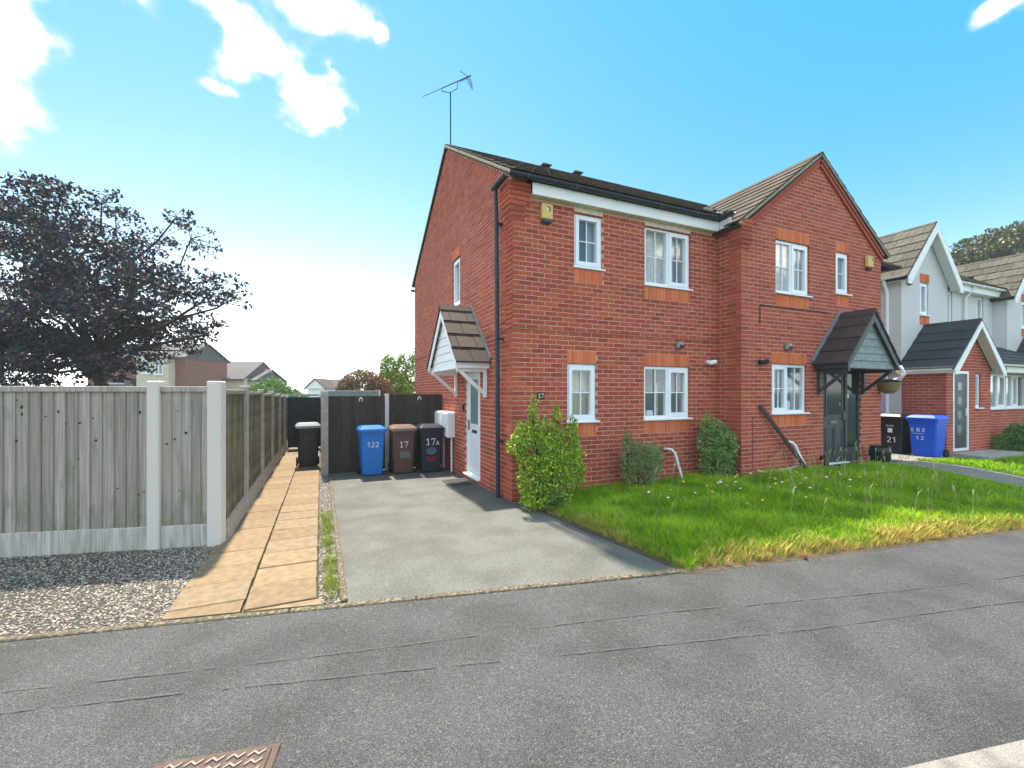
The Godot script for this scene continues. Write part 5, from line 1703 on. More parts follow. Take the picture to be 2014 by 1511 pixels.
func build_fences() -> void:
	# front run, grey
	var f := thing("wooden_fence", "weathered grey board fence with concrete posts facing the gravel", "fence")
	var dr := Vector3(0.970, 0, 0.2425).normalized()
	var out := Vector3(-dr.z, 0, dr.x)
	var p0 := Vector3(-3.765, 0, 0.425)
	var bas := Basis(dr, Vector3.UP, out)
	var knots := MB.new()
	knots.lathe([Vector2(0.0, 0.002), Vector2(0.012, 0.0018), Vector2(0.016, 0.0)], 10)
	var km := knots.mesh()
	var posts := [0.0, -0.60, -2.50, -4.40]
	for i in posts.size():
		var q: Vector3 = p0 + dr * posts[i]
		var g := 0.018 * q.z
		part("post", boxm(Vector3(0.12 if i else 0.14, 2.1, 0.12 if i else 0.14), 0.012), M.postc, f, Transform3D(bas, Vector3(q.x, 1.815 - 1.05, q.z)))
		if i == posts.size() - 1:
			break
		var e: float = posts[i + 1]
		var w: float = posts[i] - e - 0.12
		var a := p0 + dr * (e + 0.06)
		var mid := a + dr * w * 0.5
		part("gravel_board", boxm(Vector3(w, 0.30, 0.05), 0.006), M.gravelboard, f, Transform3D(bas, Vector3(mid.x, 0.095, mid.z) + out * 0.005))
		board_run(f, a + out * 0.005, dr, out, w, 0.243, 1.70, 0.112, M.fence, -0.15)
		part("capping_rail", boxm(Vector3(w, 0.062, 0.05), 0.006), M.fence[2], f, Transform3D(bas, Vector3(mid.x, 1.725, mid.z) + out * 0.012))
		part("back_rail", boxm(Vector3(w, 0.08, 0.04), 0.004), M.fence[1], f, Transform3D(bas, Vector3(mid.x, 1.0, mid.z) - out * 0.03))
		for k in int(w * 12.0):
			var s := rr(0.04, w - 0.04)
			var y: float = [0.62, 0.92, 1.20, 1.45, 1.62][rng.randi() % 5] + rng.randfn(0.0, 0.04)
			var r := rr(0.5, 1.0)
			part("knot", km, M.knot, f, Transform3D(Basis(dr * r, out, dr.cross(out) * r * rr(0.6, 1.4)), Vector3((a + dr * s).x, y, (a + dr * s).z) + out * 0.0185))
	# run beside the slab path, brown
	f = thing("wooden_fence", "brown board fence with concrete posts running beside the slab path", "fence")
	var x := -3.69
	var d := Vector3(0, 0, -1)
	var o := Vector3(1, 0, 0)
	var b2 := Basis(d, Vector3.UP, o)
	var zs := [0.36, -1.0, -3.0, -5.0, -7.0, -9.0, -10.9]
	for i in zs.size():
		var z: float = zs[i]
		var g := 0.018 * z
		if i > 0:
			part("post", boxm(Vector3(0.11, 2.1, 0.11), 0.01), M.concrete, f, Transform3D(b2, Vector3(x, g + 1.80 - 1.05, z)))
		if i == zs.size() - 1:
			break
		var e: float = zs[i + 1]
		var a := Vector3(x, 0, z - (0.05 if i else 0.0))
		var w: float = z - e - 0.11 + (0.06 if i == 0 else 0.0)
		part("gravel_board", boxm(Vector3(w, 0.36, 0.05), 0.006), M.concrete, f, Transform3D(b2, Vector3(x + 0.005, g + 0.07, a.z - w * 0.5)))
		board_run(f, a, d, o, w, g + 0.25, g + 1.66, 0.108, M.fenceb)
		part("capping_rail", boxm(Vector3(w, 0.055, 0.05), 0.006), M.fence[1], f, Transform3D(b2, Vector3(x + 0.004, g + 1.69, a.z - w * 0.5)))
	# dark panels behind the bins
	f = thing("wooden_fence", "dark brown board fence behind the bins at the end of the driveway", "fence")
	part("post", boxm(Vector3(0.15, 2.0, 0.12), 0.01), M.concrete, f, at3(-2.60, 0.71, -4.10))
	part("post", boxm(Vector3(0.085, 2.0, 0.10), 0.008), M.postc, f, at3(-1.295, 0.655, -4.12))
	for q in [[-2.52, 1.18, 1.61], [-1.25, 1.235, 1.645]]:
		board_run(f, Vector3(q[0], 0, -4.12), Vector3.RIGHT, Vector3.BACK, q[1], -0.05, q[2], 0.095, M.gateb)
		part("cross_rail", boxm(Vector3(q[1], 0.08, 0.04), 0.004), M.gateb[0], f, at3(q[0] + q[1] * 0.5, 0.9, -4.15))
	for q in [[-1.86, 1.53], [-0.56, 1.55]]:
		var t := MB.new()
		t.tube([Vector3(-0.03, -0.035, 0), Vector3(-0.035, 0.01, 0.015), Vector3(0.0, 0.04, 0.02), Vector3(0.035, 0.01, 0.015), Vector3(0.03, -0.035, 0)], 0.011, 8)
		part("ring_handle", t.mesh(), M.ink, f, at3(q[0], q[1], -4.09))
	# alley gate and the fence that closes the other side of the alley
	f = thing("garden_gate", "blue-black board gate closing the alley behind the black bin", "gate")
	board_run(f, Vector3(-3.62, 0, -9.9), Vector3.RIGHT, Vector3.BACK, 1.0, -0.12, 1.53, 0.12, [smat("blue_black_board", L(0.014, 0.022, 0.034), 0.6, T.woodlong, 0.9, T.wood, 0.2)])
	part("gate_rail", boxm(Vector3(1.0, 0.08, 0.04), 0.004), M.gateb[0], f, at3(-3.12, 1.2, -9.93))
	part("lintel_rail", boxm(Vector3(1.0, 0.06, 0.05), 0.004), M.greyboard, f, at3(-3.12, 1.60, -9.9))
	f = thing("wooden_fence", "side fence of the alley reaching back from the wide concrete post", "fence")
	for i in 3:
		board_run(f, Vector3(-2.58, 0, -4.2 - 1.95 * i), Vector3(0, 0, -1), Vector3(-1, 0, 0) if false else Vector3(1, 0, 0), 1.85, -0.2, 1.52, 0.108, M.gateb)
		part("post", boxm(Vector3(0.10, 2.0, 0.10), 0.01), M.concrete, f, at3(-2.58, 0.62, -6.1 - 1.95 * i))
	# shed
	f = thing("garden_shed", "grey-green edged shed roof showing above the dark fence", "shed")
	part("wall", boxm(Vector3(1.15, 1.75, 1.5)), M.gateb[1], f, at3(-2.05, 0.72, -5.35))
	part("roof", boxm(Vector3(1.26, 0.05, 1.7), 0.006), M.shed, f, Transform3D(Basis(Vector3.RIGHT, -0.10), Vector3(-2.05, 1.62, -5.35)))
	part("fascia", boxm(Vector3(1.26, 0.12, 0.02), 0.003), M.shed, f, at3(-2.05, 1.665, -4.49))
	part("corner_trim", boxm(Vector3(0.03, 0.13, 0.03), 0.004), M.ink, f, at3(-2.69, 1.67, -4.485))
	part("corner_trim", boxm(Vector3(0.03, 0.13, 0.03), 0.004), M.ink, f, at3(-1.41, 1.67, -4.485))

# ---------------------------------------------------------------- bins
func rrect(w: float, d: float, r: float, y: float, dz := 0.0) -> Array:
	var pts := []
	var nn := []
	for c in 4:
		var cxx: float = [1, -1, -1, 1][c] * (w * 0.5 - r)
		var czz: float = [1, 1, -1, -1][c] * (d * 0.5 - r)
		for k in 5:
			var a := PI * 0.5 * c + PI * 0.5 * k / 4.0
			pts.append(Vector3(cxx + cos(a) * r, y, czz + sin(a) * r + dz))
			nn.append(Vector3(cos(a), 0, sin(a)))
	return [pts, nn]

func wheelie_bin(label: String, at: Vector3, turn: float, body: Material, lid: Material, sc := 1.0, group := "wheelie bins") -> Node3D:
	var o := thing("wheelie_bin", label, "bin", at, turn, group)
	var w := 0.50 * sc
	var dd := 0.56 * sc
	var b := MB.new()
	var rings := []
	var nn := []
	for q in [[0.80, 0.74, 0.03], [0.83, 0.77, 0.10], [0.97, 0.94, 0.84], [0.98, 0.95, 0.88], [1.05, 1.03, 0.885], [1.06, 1.04, 0.945]]:
		var r := rrect(w * q[0], dd * q[1], 0.045, q[2])
		rings.append(r[0]); nn.append(r[1])
	b.loft(rings, nn)
	b.fan(rings[0], Vector3.DOWN)
	b.fan(rings[5], Vector3.UP)
	part("body", b.mesh(), body, o)
	b = MB.new()
	rings = []
	nn = []
	for q in [[1.10, 1.10, 0.930, 0.015], [1.12, 1.12, 0.965, 0.018], [1.08, 1.08, 0.992, 0.01], [0.94, 0.92, 1.030, -0.02], [0.78, 0.74, 1.042, -0.03]]:
		var r := rrect(w * q[0], dd * q[1], 0.05, q[2], q[3])
		var m := []
		for k in r[1]:
			m.append((k + Vector3.UP * (0.0 if q[2] < 0.97 else 1.2)).normalized())
		rings.append(r[0]); nn.append(m)
	b.loft(rings, nn)
	b.fan(rings[4], Vector3.UP)
	b.fan(rings[0], Vector3.DOWN)
	part("lid", b.mesh(), lid, o)
	b = MB.new()
	b.tube([Vector3(-w * 0.5, 0.95, -dd * 0.57), Vector3(w * 0.5, 0.95, -dd * 0.57)], 0.018, 10)
	part("handle", b.mesh(), lid, o)
	b = MB.new()
	b.tube([Vector3(-w * 0.42, 0.10, -dd * 0.40), Vector3(w * 0.42, 0.10, -dd * 0.40)], 0.012, 8)
	part("axle", b.mesh(), M.metal, o)
	for s in [-1.0, 1.0]:
		b = MB.new()
		b.tube([Vector3(s * w * 0.42, 0.10, -dd * 0.40), Vector3(s * (w * 0.42 + 0.05), 0.10, -dd * 0.40)], 0.10, 18)
		part("wheel", b.mesh(), M.rubber, o)
	return o

func on_bin(y: float, x := 0.0, sc := 1.0) -> Transform3D:        # a place on a bin's sloping front
	var t := (y - 0.10) / 0.74
	var z := lerpf(0.56 * 0.77, 0.56 * 0.94, t) * 0.5 * sc
	return Transform3D(Basis(Vector3.RIGHT, 0.064), Vector3(x, y, z + 0.003))

func plastic(name_: String, c: Color, rough := 0.38) -> StandardMaterial3D:
	var m := smat(name_, c, rough, T.fine, 0.6)
	return m

func build_bins() -> void:
	var blue := plastic("blue_bin_plastic", L(0.008, 0.19, 0.66))
	var brn := plastic("brown_bin_plastic", L(0.115, 0.055, 0.038))
	var brnl := plastic("faded_brown_lid", L(0.26, 0.16, 0.125), 0.3)
	var blk := plastic("navy_black_bin_plastic", L(0.010, 0.014, 0.035))
	var blk2 := plastic("black_bin_plastic", L(0.012, 0.016, 0.024), 0.32)
	var grey := plastic("sheen_grey_lid_plastic", L(0.42, 0.44, 0.46), 0.25)  # grey lid lightened so its colour carries the reflected sky
	var y := func(z: float) -> float: return 0.018 * z + 0.004
	var o := wheelie_bin("blue wheelie bin beside the brown one before the dark fence", Vector3(-1.69, y.call(-3.6), -3.60), 0.03, blue, blue)
	text("bin_number", "122", 0.155, M.ink, o, on_bin(0.66))
	o = wheelie_bin("brown wheelie bin marked 17 between blue and black bins", Vector3(-1.05, y.call(-3.55), -3.55), -0.03, brn, brnl)
	text("bin_number", "17", 0.18, M.ink, o, on_bin(0.64), true)
	part("sticker", boxm(Vector3(0.22, 0.14, 0.003), 0.001), smat("sticker", L(0.14, 0.16, 0.17), 0.6, T.blot, 6.0), o, on_bin(0.42, 0.03))
	o = wheelie_bin("navy black wheelie bin with oval sticker and red emblem by the meter boxes", Vector3(-0.47, y.call(-3.45), -3.45), -0.06, blk, blk)
	text("bin_number", "17", 0.20, M.ink, o, on_bin(0.68, -0.02), true)
	text("bin_letter", "A", 0.13, M.ink, o, on_bin(0.65, 0.13))
	var b := MB.new()
	b.lathe([Vector2(0.0, 0.0035), Vector2(0.085, 0.003), Vector2(0.088, 0.0)], 22)
	var fx := on_bin(0.48)
	fx.basis = fx.basis * Basis(Vector3.RIGHT, PI * 0.5) * Basis.from_scale(Vector3(1.3, 1.0, 0.95))
	part("oval_sticker", b.mesh(), smat("oval_sticker", L(0.06, 0.12, 0.18), 0.5), o, fx)
	var red := smat("red_emblem", L(0.22, 0.012, 0.02), 0.6)
	for s in [-1.0, 1.0]:
		b = MB.new()
		b.prism(PackedVector2Array([Vector2(0, -0.02), Vector2(s * 0.09, -0.06), Vector2(s * 0.06, 0.0), Vector2(s * 0.12, 0.06), Vector2(s * 0.05, 0.065), Vector2(0, 0.015)]), 0.003)
		part("emblem_wing", b.mesh(), red, o, on_bin(0.30))
	o = wheelie_bin("black wheelie bin with grey lid tinted pale for sky sheen standing in the slab alley", Vector3(-2.95, 0.018 * -5.55 + 0.012, -5.55), 0.05, blk2, grey)
	text("bin_number", "12 A", 0.12, smat("faded_ink", L(0.12, 0.13, 0.15), 0.7), o, on_bin(0.72))
	var gyb := gy(11.0, 0.0) + 0.03
	var rb := plastic("bright_blue_bin_plastic", L(0.0, 0.10, 0.72))
	o = wheelie_bin("bright blue wheelie bin at the end of the row by the rendered house porch", Vector3(11.06, gyb, 0.42), -1.52, rb, rb, 1.12, "wheelie bins beside the rendered house")
	text("bin_letters", "E B E", 0.13, M.ink, o, on_bin(0.68, -0.08, 1.12))
	part("bin_line", boxm(Vector3(0.22, 0.008, 0.003)), M.ink, o, on_bin(0.59, -0.08, 1.12))
	text("bin_number", "1 2", 0.12, M.ink, o, on_bin(0.48, -0.05, 1.12))
	o = wheelie_bin("black wheelie bin between blue and purple ones beside the rendered house", Vector3(11.08, gyb, -0.24), -1.57, blk2, blk2, 1.12, "wheelie bins beside the rendered house")
	text("bin_letters", "BLACK", 0.06, M.ink, o, on_bin(0.74, 0.0, 1.12))
	part("sticker", boxm(Vector3(0.10, 0.11, 0.003)), M.ink, o, on_bin(0.62, 0.0, 1.12))
	text("bin_number", "21", 0.20, M.ink, o, on_bin(0.38, 0.03, 1.12))
	var pur := plastic("purple_blue_bin_plastic", L(0.05, 0.03, 0.42))
	wheelie_bin("purple-blue wheelie bin half hidden at the back of the row", Vector3(11.1, gyb, -0.90), -1.57, pur, pur, 1.12, "wheelie bins beside the rendered house")

# ---------------------------------------------------------------- small things on and around the houses
func alarm_box(label: String, x: Transform3D, base: Material) -> void:
	var o := thing("alarm_box", label, "alarm box", x.origin, 0.0, "yellow burglar alarm boxes")
	o.transform = x
	part("cover", boxm(Vector3(0.20, 0.24, 0.075), 0.014), M.alarm, o, at3(0, 0.03, 0.04))
	part("strobe", boxm(Vector3(0.17, 0.055, 0.06), 0.014), base, o, at3(0, -0.115, 0.035))
	part("logo_plate", boxm(Vector3(0.08, 0.075, 0.004), 0.001), smat("pale_plate", L(0.7, 0.55, 0.3), 0.5), o, at3(0.01, 0.07, 0.079))
	part("logo_mark", boxm(Vector3(0.022, 0.06, 0.004), 0.001), M.navy, o, at3(0.036, 0.065, 0.083))
	part("logo_mark", boxm(Vector3(0.07, 0.012, 0.004), 0.001), M.navy, o, at3(0.01, 0.10, 0.083))

func spot_camera(label: String, p: Vector3, mat: Material) -> void:
	var o := thing("security_camera", label, "security camera", p, 0.0, "cameras on the brick fronts")
	var b := MB.new()
	b.lathe([Vector2(0.0, 0.03), Vector2(0.04, 0.028), Vector2(0.045, 0.0)], 16, Transform3D(Basis(Vector3.RIGHT, PI * 0.5), Vector3.ZERO))
	part("mount", b.mesh(), mat, o)
	b = MB.new()
	b.lathe([Vector2(0.0, -0.07), Vector2(0.030, -0.07), Vector2(0.045, -0.03), Vector2(0.045, 0.05), Vector2(0.03, 0.075), Vector2(0.0, 0.08)], 18, Transform3D(Basis.from_euler(Vector3(1.35, 0.95, 0)), Vector3(0.02, -0.01, 0.09)))
	part("housing", b.mesh(), mat, o)

func build_small() -> void:
	alarm_box("yellow alarm box with blue base at the top of the near brick house", at3(0.575, 4.515, 0.018), M.navy)
	alarm_box("yellow alarm box with dark base under the front gable", at3(8.28, 4.51, 0.538), M.dark)
	alarm_box("yellow alarm box on the pale rendered wing", at3(11.78, 4.72, -0.295), M.dark)
	spot_camera("white security camera on the near brick house beside the inner corner", Vector3(4.12, 2.27, 0.0), M.white)
	spot_camera("dark wall spotlight left of the window under the front gable", Vector3(4.84, 2.265, 0.538), M.black)
	# house number
	var o := thing("number_plaque", "dark house number plaque on brick wall above the yellow-green shrub", "plaque", Vector3(0.50, 1.635, 0.002))
	part("plate", boxm(Vector3(0.13, 0.115, 0.012), 0.003), smat("slate", L(0.06, 0.045, 0.035), 0.6, T.blot, 3.0), o)
	text("numerals", "17", 0.10, M.ink, o, at3(0, 0, 0.0065), true)
	# meter boxes on the gable wall
	var labels := ["white meter box nearer the side door", "white meter box nearer the dark fence"]
	var zc := [-3.28, -3.92]
	for i in 2:
		o = thing("meter_box", labels[i], "meter box", Vector3(0.0, 0.98, zc[i]), -PI * 0.5, "meter boxes on the gable wall")
		part("case", boxm(Vector3(0.46, 0.56, 0.19), 0.02), M.upvc, o, at3(0, 0, 0.085))
		part("door", boxm(Vector3(0.40, 0.50, 0.014), 0.006), M.white, o, at3(0, 0, 0.187))
		part("lock", boxm(Vector3(0.03, 0.03, 0.012), 0.004), M.gutter, o, at3(0.16, 0, 0.197))
		var t := MB.new()
		t.tube([Vector3(0.12, -0.25, 0.05), Vector3(0.12, -1.05, 0.05)], 0.022, 10)
		part("conduit", t.mesh(), M.white, o)
	# television aerial
	o = thing("television_aerial", "thin television aerial on a mast above the gable end", "aerial", Vector3(0.05, 7.42, -3.60))
	var b := MB.new()
	b.tube([Vector3(0, -0.4, 0), Vector3(0, 1.15, 0)], 0.014, 8)
	part("mast", b.mesh(), M.aerial, o)
	var base := Vector3(0.05, 7.42, -3.60)
	var e0 := dep(832, 190, 10.35) - base
	var e1 := dep(927, 148, 9.85) - base
	b = MB.new()
	b.tube([e0, e0.lerp(e1, 0.4)], 0.006, 6)
	b.tube([e0.lerp(e1, 0.4), e1], 0.010, 6)
	part("boom", b.mesh(), M.aerial, o)
	var m := e0.lerp(e1, 0.40)
	var n := e0.lerp(e1, 0.72)
	b = MB.new()
	b.tube([m, m + Vector3(0.0, -0.07, 0), Vector3(0, 1.15, 0), n + Vector3(0, -0.16, 0), n + Vector3(0, -0.06, 0), n], 0.008, 6)
	part("cradle", b.mesh(), M.aerial, o)
	var dir := (e1 - e0).normalized()
	var side := dir.cross(Vector3.UP).normalized()
	var upv := side.cross(dir)
	for k in 4:
		var c := e0.lerp(e1, 0.78 + 0.05 * k)
		for s in [-1.0, 1.0]:
			var t := MB.new()
			t.tube([c - side * 0.02, c - upv * 0.14 * s * (1.0 if s > 0.0 else 0.55) + side * 0.10 * s], 0.006, 5)
			part("director", t.mesh(), M.aerial, o)
	for k in 3:
		var c := e1 - dir * 0.05
		var t := MB.new()
		var p := c - upv * (0.10 + 0.07 * k)
		t.tube([p - side * 0.14, p + side * 0.14], 0.006, 5)
		part("reflector_rod", t.mesh(), M.aerial, o)
	b = MB.new()
	b.tube([e1 - dir * 0.08, e1 - dir * 0.26 + upv * 0.20], 0.007, 5)
	part("reflector_arm", b.mesh(), M.aerial, o)
	b = MB.new()
	b.tube([e1 - dir * 0.04, e1 - upv * 0.30 - dir * 0.02], 0.006, 5)
	part("reflector_arm", b.mesh(), M.aerial, o)
	# hanging basket, pot, mats
	var hb := dep(1748, 752, 9.75)
	o = thing("hanging_basket", "brown hanging basket with dark liner at the end of the gabled brick house", "basket", hb)
	b = MB.new()
	b.lathe([Vector2(0.0, -0.26), Vector2(0.09, -0.25), Vector2(0.17, -0.17), Vector2(0.205, -0.05), Vector2(0.21, 0.0), Vector2(0.19, 0.0), Vector2(0.17, -0.08)], 22)
	part("bowl", b.mesh(), smat("coir", L(0.30, 0.20, 0.09), 0.9, T.fine, 6.0), o)
	b = MB.new()
	b.lathe([Vector2(0.2, -0.03), Vector2(0.215, 0.01), Vector2(0.12, 0.06), Vector2(0.0, 0.07)], 22)
	part("planting", b.mesh(), smat("dark_compost", L(0.02, 0.035, 0.02), 0.9, T.fine, 8.0, T.pits, 2.0), o)
	b = MB.new()
	b.tube([Vector3(0, 0.55, 0), Vector3(0, 0.05, 0)], 0.006, 6)
	part("chain", b.mesh(), M.black, o)
	var away := Vector3(8.80, hb.y + 0.56, hb.z) - hb
	b = MB.new()
	b.tube([away, Vector3(0.0, 0.56, 0.0)], 0.008, 6)
	part("bracket", b.mesh(), M.black, o)
	o = thing("plant_pot", "dark glazed pot standing right of the grey door", "pot", Vector3(8.15, gy(8.15, 0.84) + 0.03, 0.84))
	b = MB.new()
	b.lathe([Vector2(0.0, 0.0), Vector2(0.15, 0.0), Vector2(0.185, 0.10), Vector2(0.19, 0.24), Vector2(0.17, 0.33), Vector2(0.18, 0.36), Vector2(0.16, 0.36), Vector2(0.14, 0.30), Vector2(0.0, 0.29)], 24)
	part("vessel", b.mesh(), plastic("dark_glaze", L(0.014, 0.022, 0.024), 0.2), o)
	solo("doormat", boxm(Vector3(0.75, 0.018, 0.42), 0.006), smat("coir_mat", L(0.035, 0.03, 0.028), 0.95, T.fine, 6.0), "dark doormat in front of the grey front door", "doormat", at3(7.25, gy(7.25, 0.86) + 0.04, 0.88))
	o = thing("doormat", "dark grey doormat with pale rim on the driveway at the white side door", "doormat", Vector3(-0.30, 0.018 * -1.80 + 0.008, -1.80))
	part("mat", boxm(Vector3(0.42, 0.014, 0.66), 0.004), smat("mat_pile", L(0.05, 0.045, 0.04), 0.95, T.fine, 6.0), o, at3(0, 0.006, 0))
	for q in [[0.0, 0.335, 0.46, 0.016], [0.0, -0.335, 0.46, 0.016], [0.22, 0.0, 0.016, 0.66], [-0.22, 0.0, 0.016, 0.66]]:
		part("rim", boxm(Vector3(q[2], 0.02, q[3]), 0.004), M.metal, o, at3(q[0], 0.01, q[1]))
	# things leaning on the gabled front
	o = thing("leaning_board", "long dark brown board leaning across brick wall under the gabled house window", "board", Vector3(4.80, 0.0, 0.60))
	beam("plank", Vector3(0.0, 1.44, -0.02), Vector3(1.12, 0.16, 0.16), 0.03, 0.075, M.brown, o)
	b = MB.new()
	b.tube([Vector3(0, 0, -0.07), Vector3(-0.02, 0.02, 0.03), Vector3(0.08, 0.0, 0.06), Vector3(0.14, -0.06, 0.08), Vector3(0.24, -0.30, 0.12), Vector3(0.42, -0.64, 0.2)], 0.028, 12)
	solo("waste_pipe", b.mesh(), M.white, "white plastic waste pipe slanting to the lawn under the gabled house window", "pipe", at3(5.57, 0.72, 0.56))
	b = MB.new()
	b.tube([Vector3(-0.62, 0.02, 0.0), Vector3(-0.52, -0.01, 0.03), Vector3(-0.25, -0.03, 0.04), Vector3(0.1, -0.02, 0.02), Vector3(0.52, 0.02, 0.0)], 0.022, 10)
	solo("plastic_conduit", b.mesh(), M.cream, "bowed cream conduit lying along the foot of the gabled wall", "conduit", at3(5.32, 0.225, 0.60))
	b = MB.new()
	b.tube([Vector3(0, 0.0, 0.06), Vector3(0, 0.22, 0.06), Vector3(0.02, 0.30, 0.02), Vector3(0.03, 0.28, -0.05)], 0.05, 12)
	solo("drain_stub", b.mesh(), M.brown, "short brown drain pipe stub at the foot of the wall beside the grey door", "pipe", at3(6.60, 0.08, 0.62))
	# swan neck of the porch gutter
	b = MB.new()
	var sp := []
	for q in [[1748, 724, 11.6], [1772, 722, 11.4], [1779, 735, 11.3], [1772, 744, 11.4], [1750, 752, 11.7]]:
		sp.append(dep(q[0], q[1], q[2]))
	b.tube(sp, 0.045, 10)
	solo("rainwater_elbow", b.mesh(), M.white, "white looped rainwater elbow at the corner of the dark porch roof", "pipe")
	solo("stone", boxm(Vector3(0.34, 0.06, 0.20), 0.025), M.edging, "flat pale stone on the lawn near the blue bin", "stone", Transform3D(Basis(Vector3.UP, 0.5), Vector3(10.1, gy(10.1, 1.0) + 0.035, 1.0)))
	b = MB.new()
	b.use_c = true
	b.col = Color(0.20, 0.045, 0.025)
	for k in 5:
		leaf(b, Vector3(rr(-0.02, 0.02), 0.012 + 0.006 * k, rr(-0.02, 0.02)), 0.055, 0.5, Vector3(rng.randfn(), 0.25, rng.randfn()), rr(-0.4, 0.4))
	solo("fallen_leaf", b.mesh(), leaf_mat("dead_leaf", 0.1), "curled red fallen leaf at the lawn edge on the pavement", "leaf", at3(1.62, 0.018 * kerb(1.62), kerb(1.62) + 0.02))
	# iron cover in the pavement
	o = thing("drain_cover", "rusty chevron patterned iron cover set in the pavement at lower edge", "drain cover", Vector3(-3.19, 0.018 * 4.11 - 0.004, 4.11), -0.19)
	part("frame", boxm(Vector3(0.50, 0.03, 0.50), 0.004), M.rust, o, at3(0, -0.010, 0))
	part("lid", boxm(Vector3(0.44, 0.03, 0.44), 0.004), M.rust, o, at3(0, -0.002, 0))
	var ch := MB.new()
	ch.prism(PackedVector2Array([Vector2(-0.034, -0.012), Vector2(-0.012, 0.010), Vector2(0.010, -0.010), Vector2(0.034, 0.012), Vector2(0.034, 0.024), Vector2(0.010, 0.002), Vector2(-0.012, 0.022), Vector2(-0.034, 0.0)]), 0.006, Transform3D(Basis(Vector3.RIGHT, -PI * 0.5), Vector3.ZERO))
	var cm := ch.mesh()
	for i in 5:
		for k in 9:
			part("tread_bar", cm, M.rusthi, o, at3(-0.165 + 0.0825 * i, 0.0125, -0.19 + 0.0475 * k))

# ---------------------------------------------------------------- houses in the distance
func far_frame(u: float, d: float, y := 0.0) -> Transform3D:
	var p := dep(u, 772, d)
	return Transform3D(Basis(RGT, Vector3.UP, -FWD), Vector3(p.x, y, p.z))

func gable_roof(w: float, deep: float, y0: float, y1: float, over := 0.3) -> Mesh:
	var b := MB.new()
	b.prism(PackedVector2Array([Vector2(-deep * 0.5 - over, y0), Vector2(0, y1), Vector2(deep * 0.5 + over, y0), Vector2(deep * 0.5 + over, y0 - 0.15), Vector2(0, y1 - 0.15), Vector2(-deep * 0.5 - over, y0 - 0.15)]), w, Transform3D(Basis(Vector3(0, 0, 1), Vector3.UP, Vector3(-1, 0, 0)), Vector3(w * 0.5, 0, 0)))
	b.prism(PackedVector2Array([Vector2(-deep * 0.5, y0 - 0.1), Vector2(0, y1 - 0.12), Vector2(deep * 0.5, y0 - 0.1)]), w - 0.3, Transform3D(Basis(Vector3(0, 0, 1), Vector3.UP, Vector3(-1, 0, 0)), Vector3(w * 0.5 - 0.15, 0, 0)))
	return b.mesh()

func far_window(o: Node3D, x: float, y: float, z: float, w: float, h: float) -> void:
	var n := node("window", o, at3(x - w * 0.5, y - h * 0.5, z))
	var b := MB.new()
	ring(b, 0.0, 0.0, w, h, 0.07, -0.04, 0.03)
	b.box(Vector3(w * 0.5 - 0.04, 0.07, -0.03), Vector3(w * 0.5 + 0.04, h - 0.07, 0.028))
	part("frame", b.mesh(), M.upvc, n)
	part("pane", boxm(Vector3(w - 0.1, h - 0.1, 0.02)), M.frost2, n, at3(w * 0.5, h * 0.5, -0.01))
	part("sill", boxm(Vector3(w + 0.1, 0.06, 0.12)), M.upvc, n, at3(w * 0.5, -0.03, 0.02))

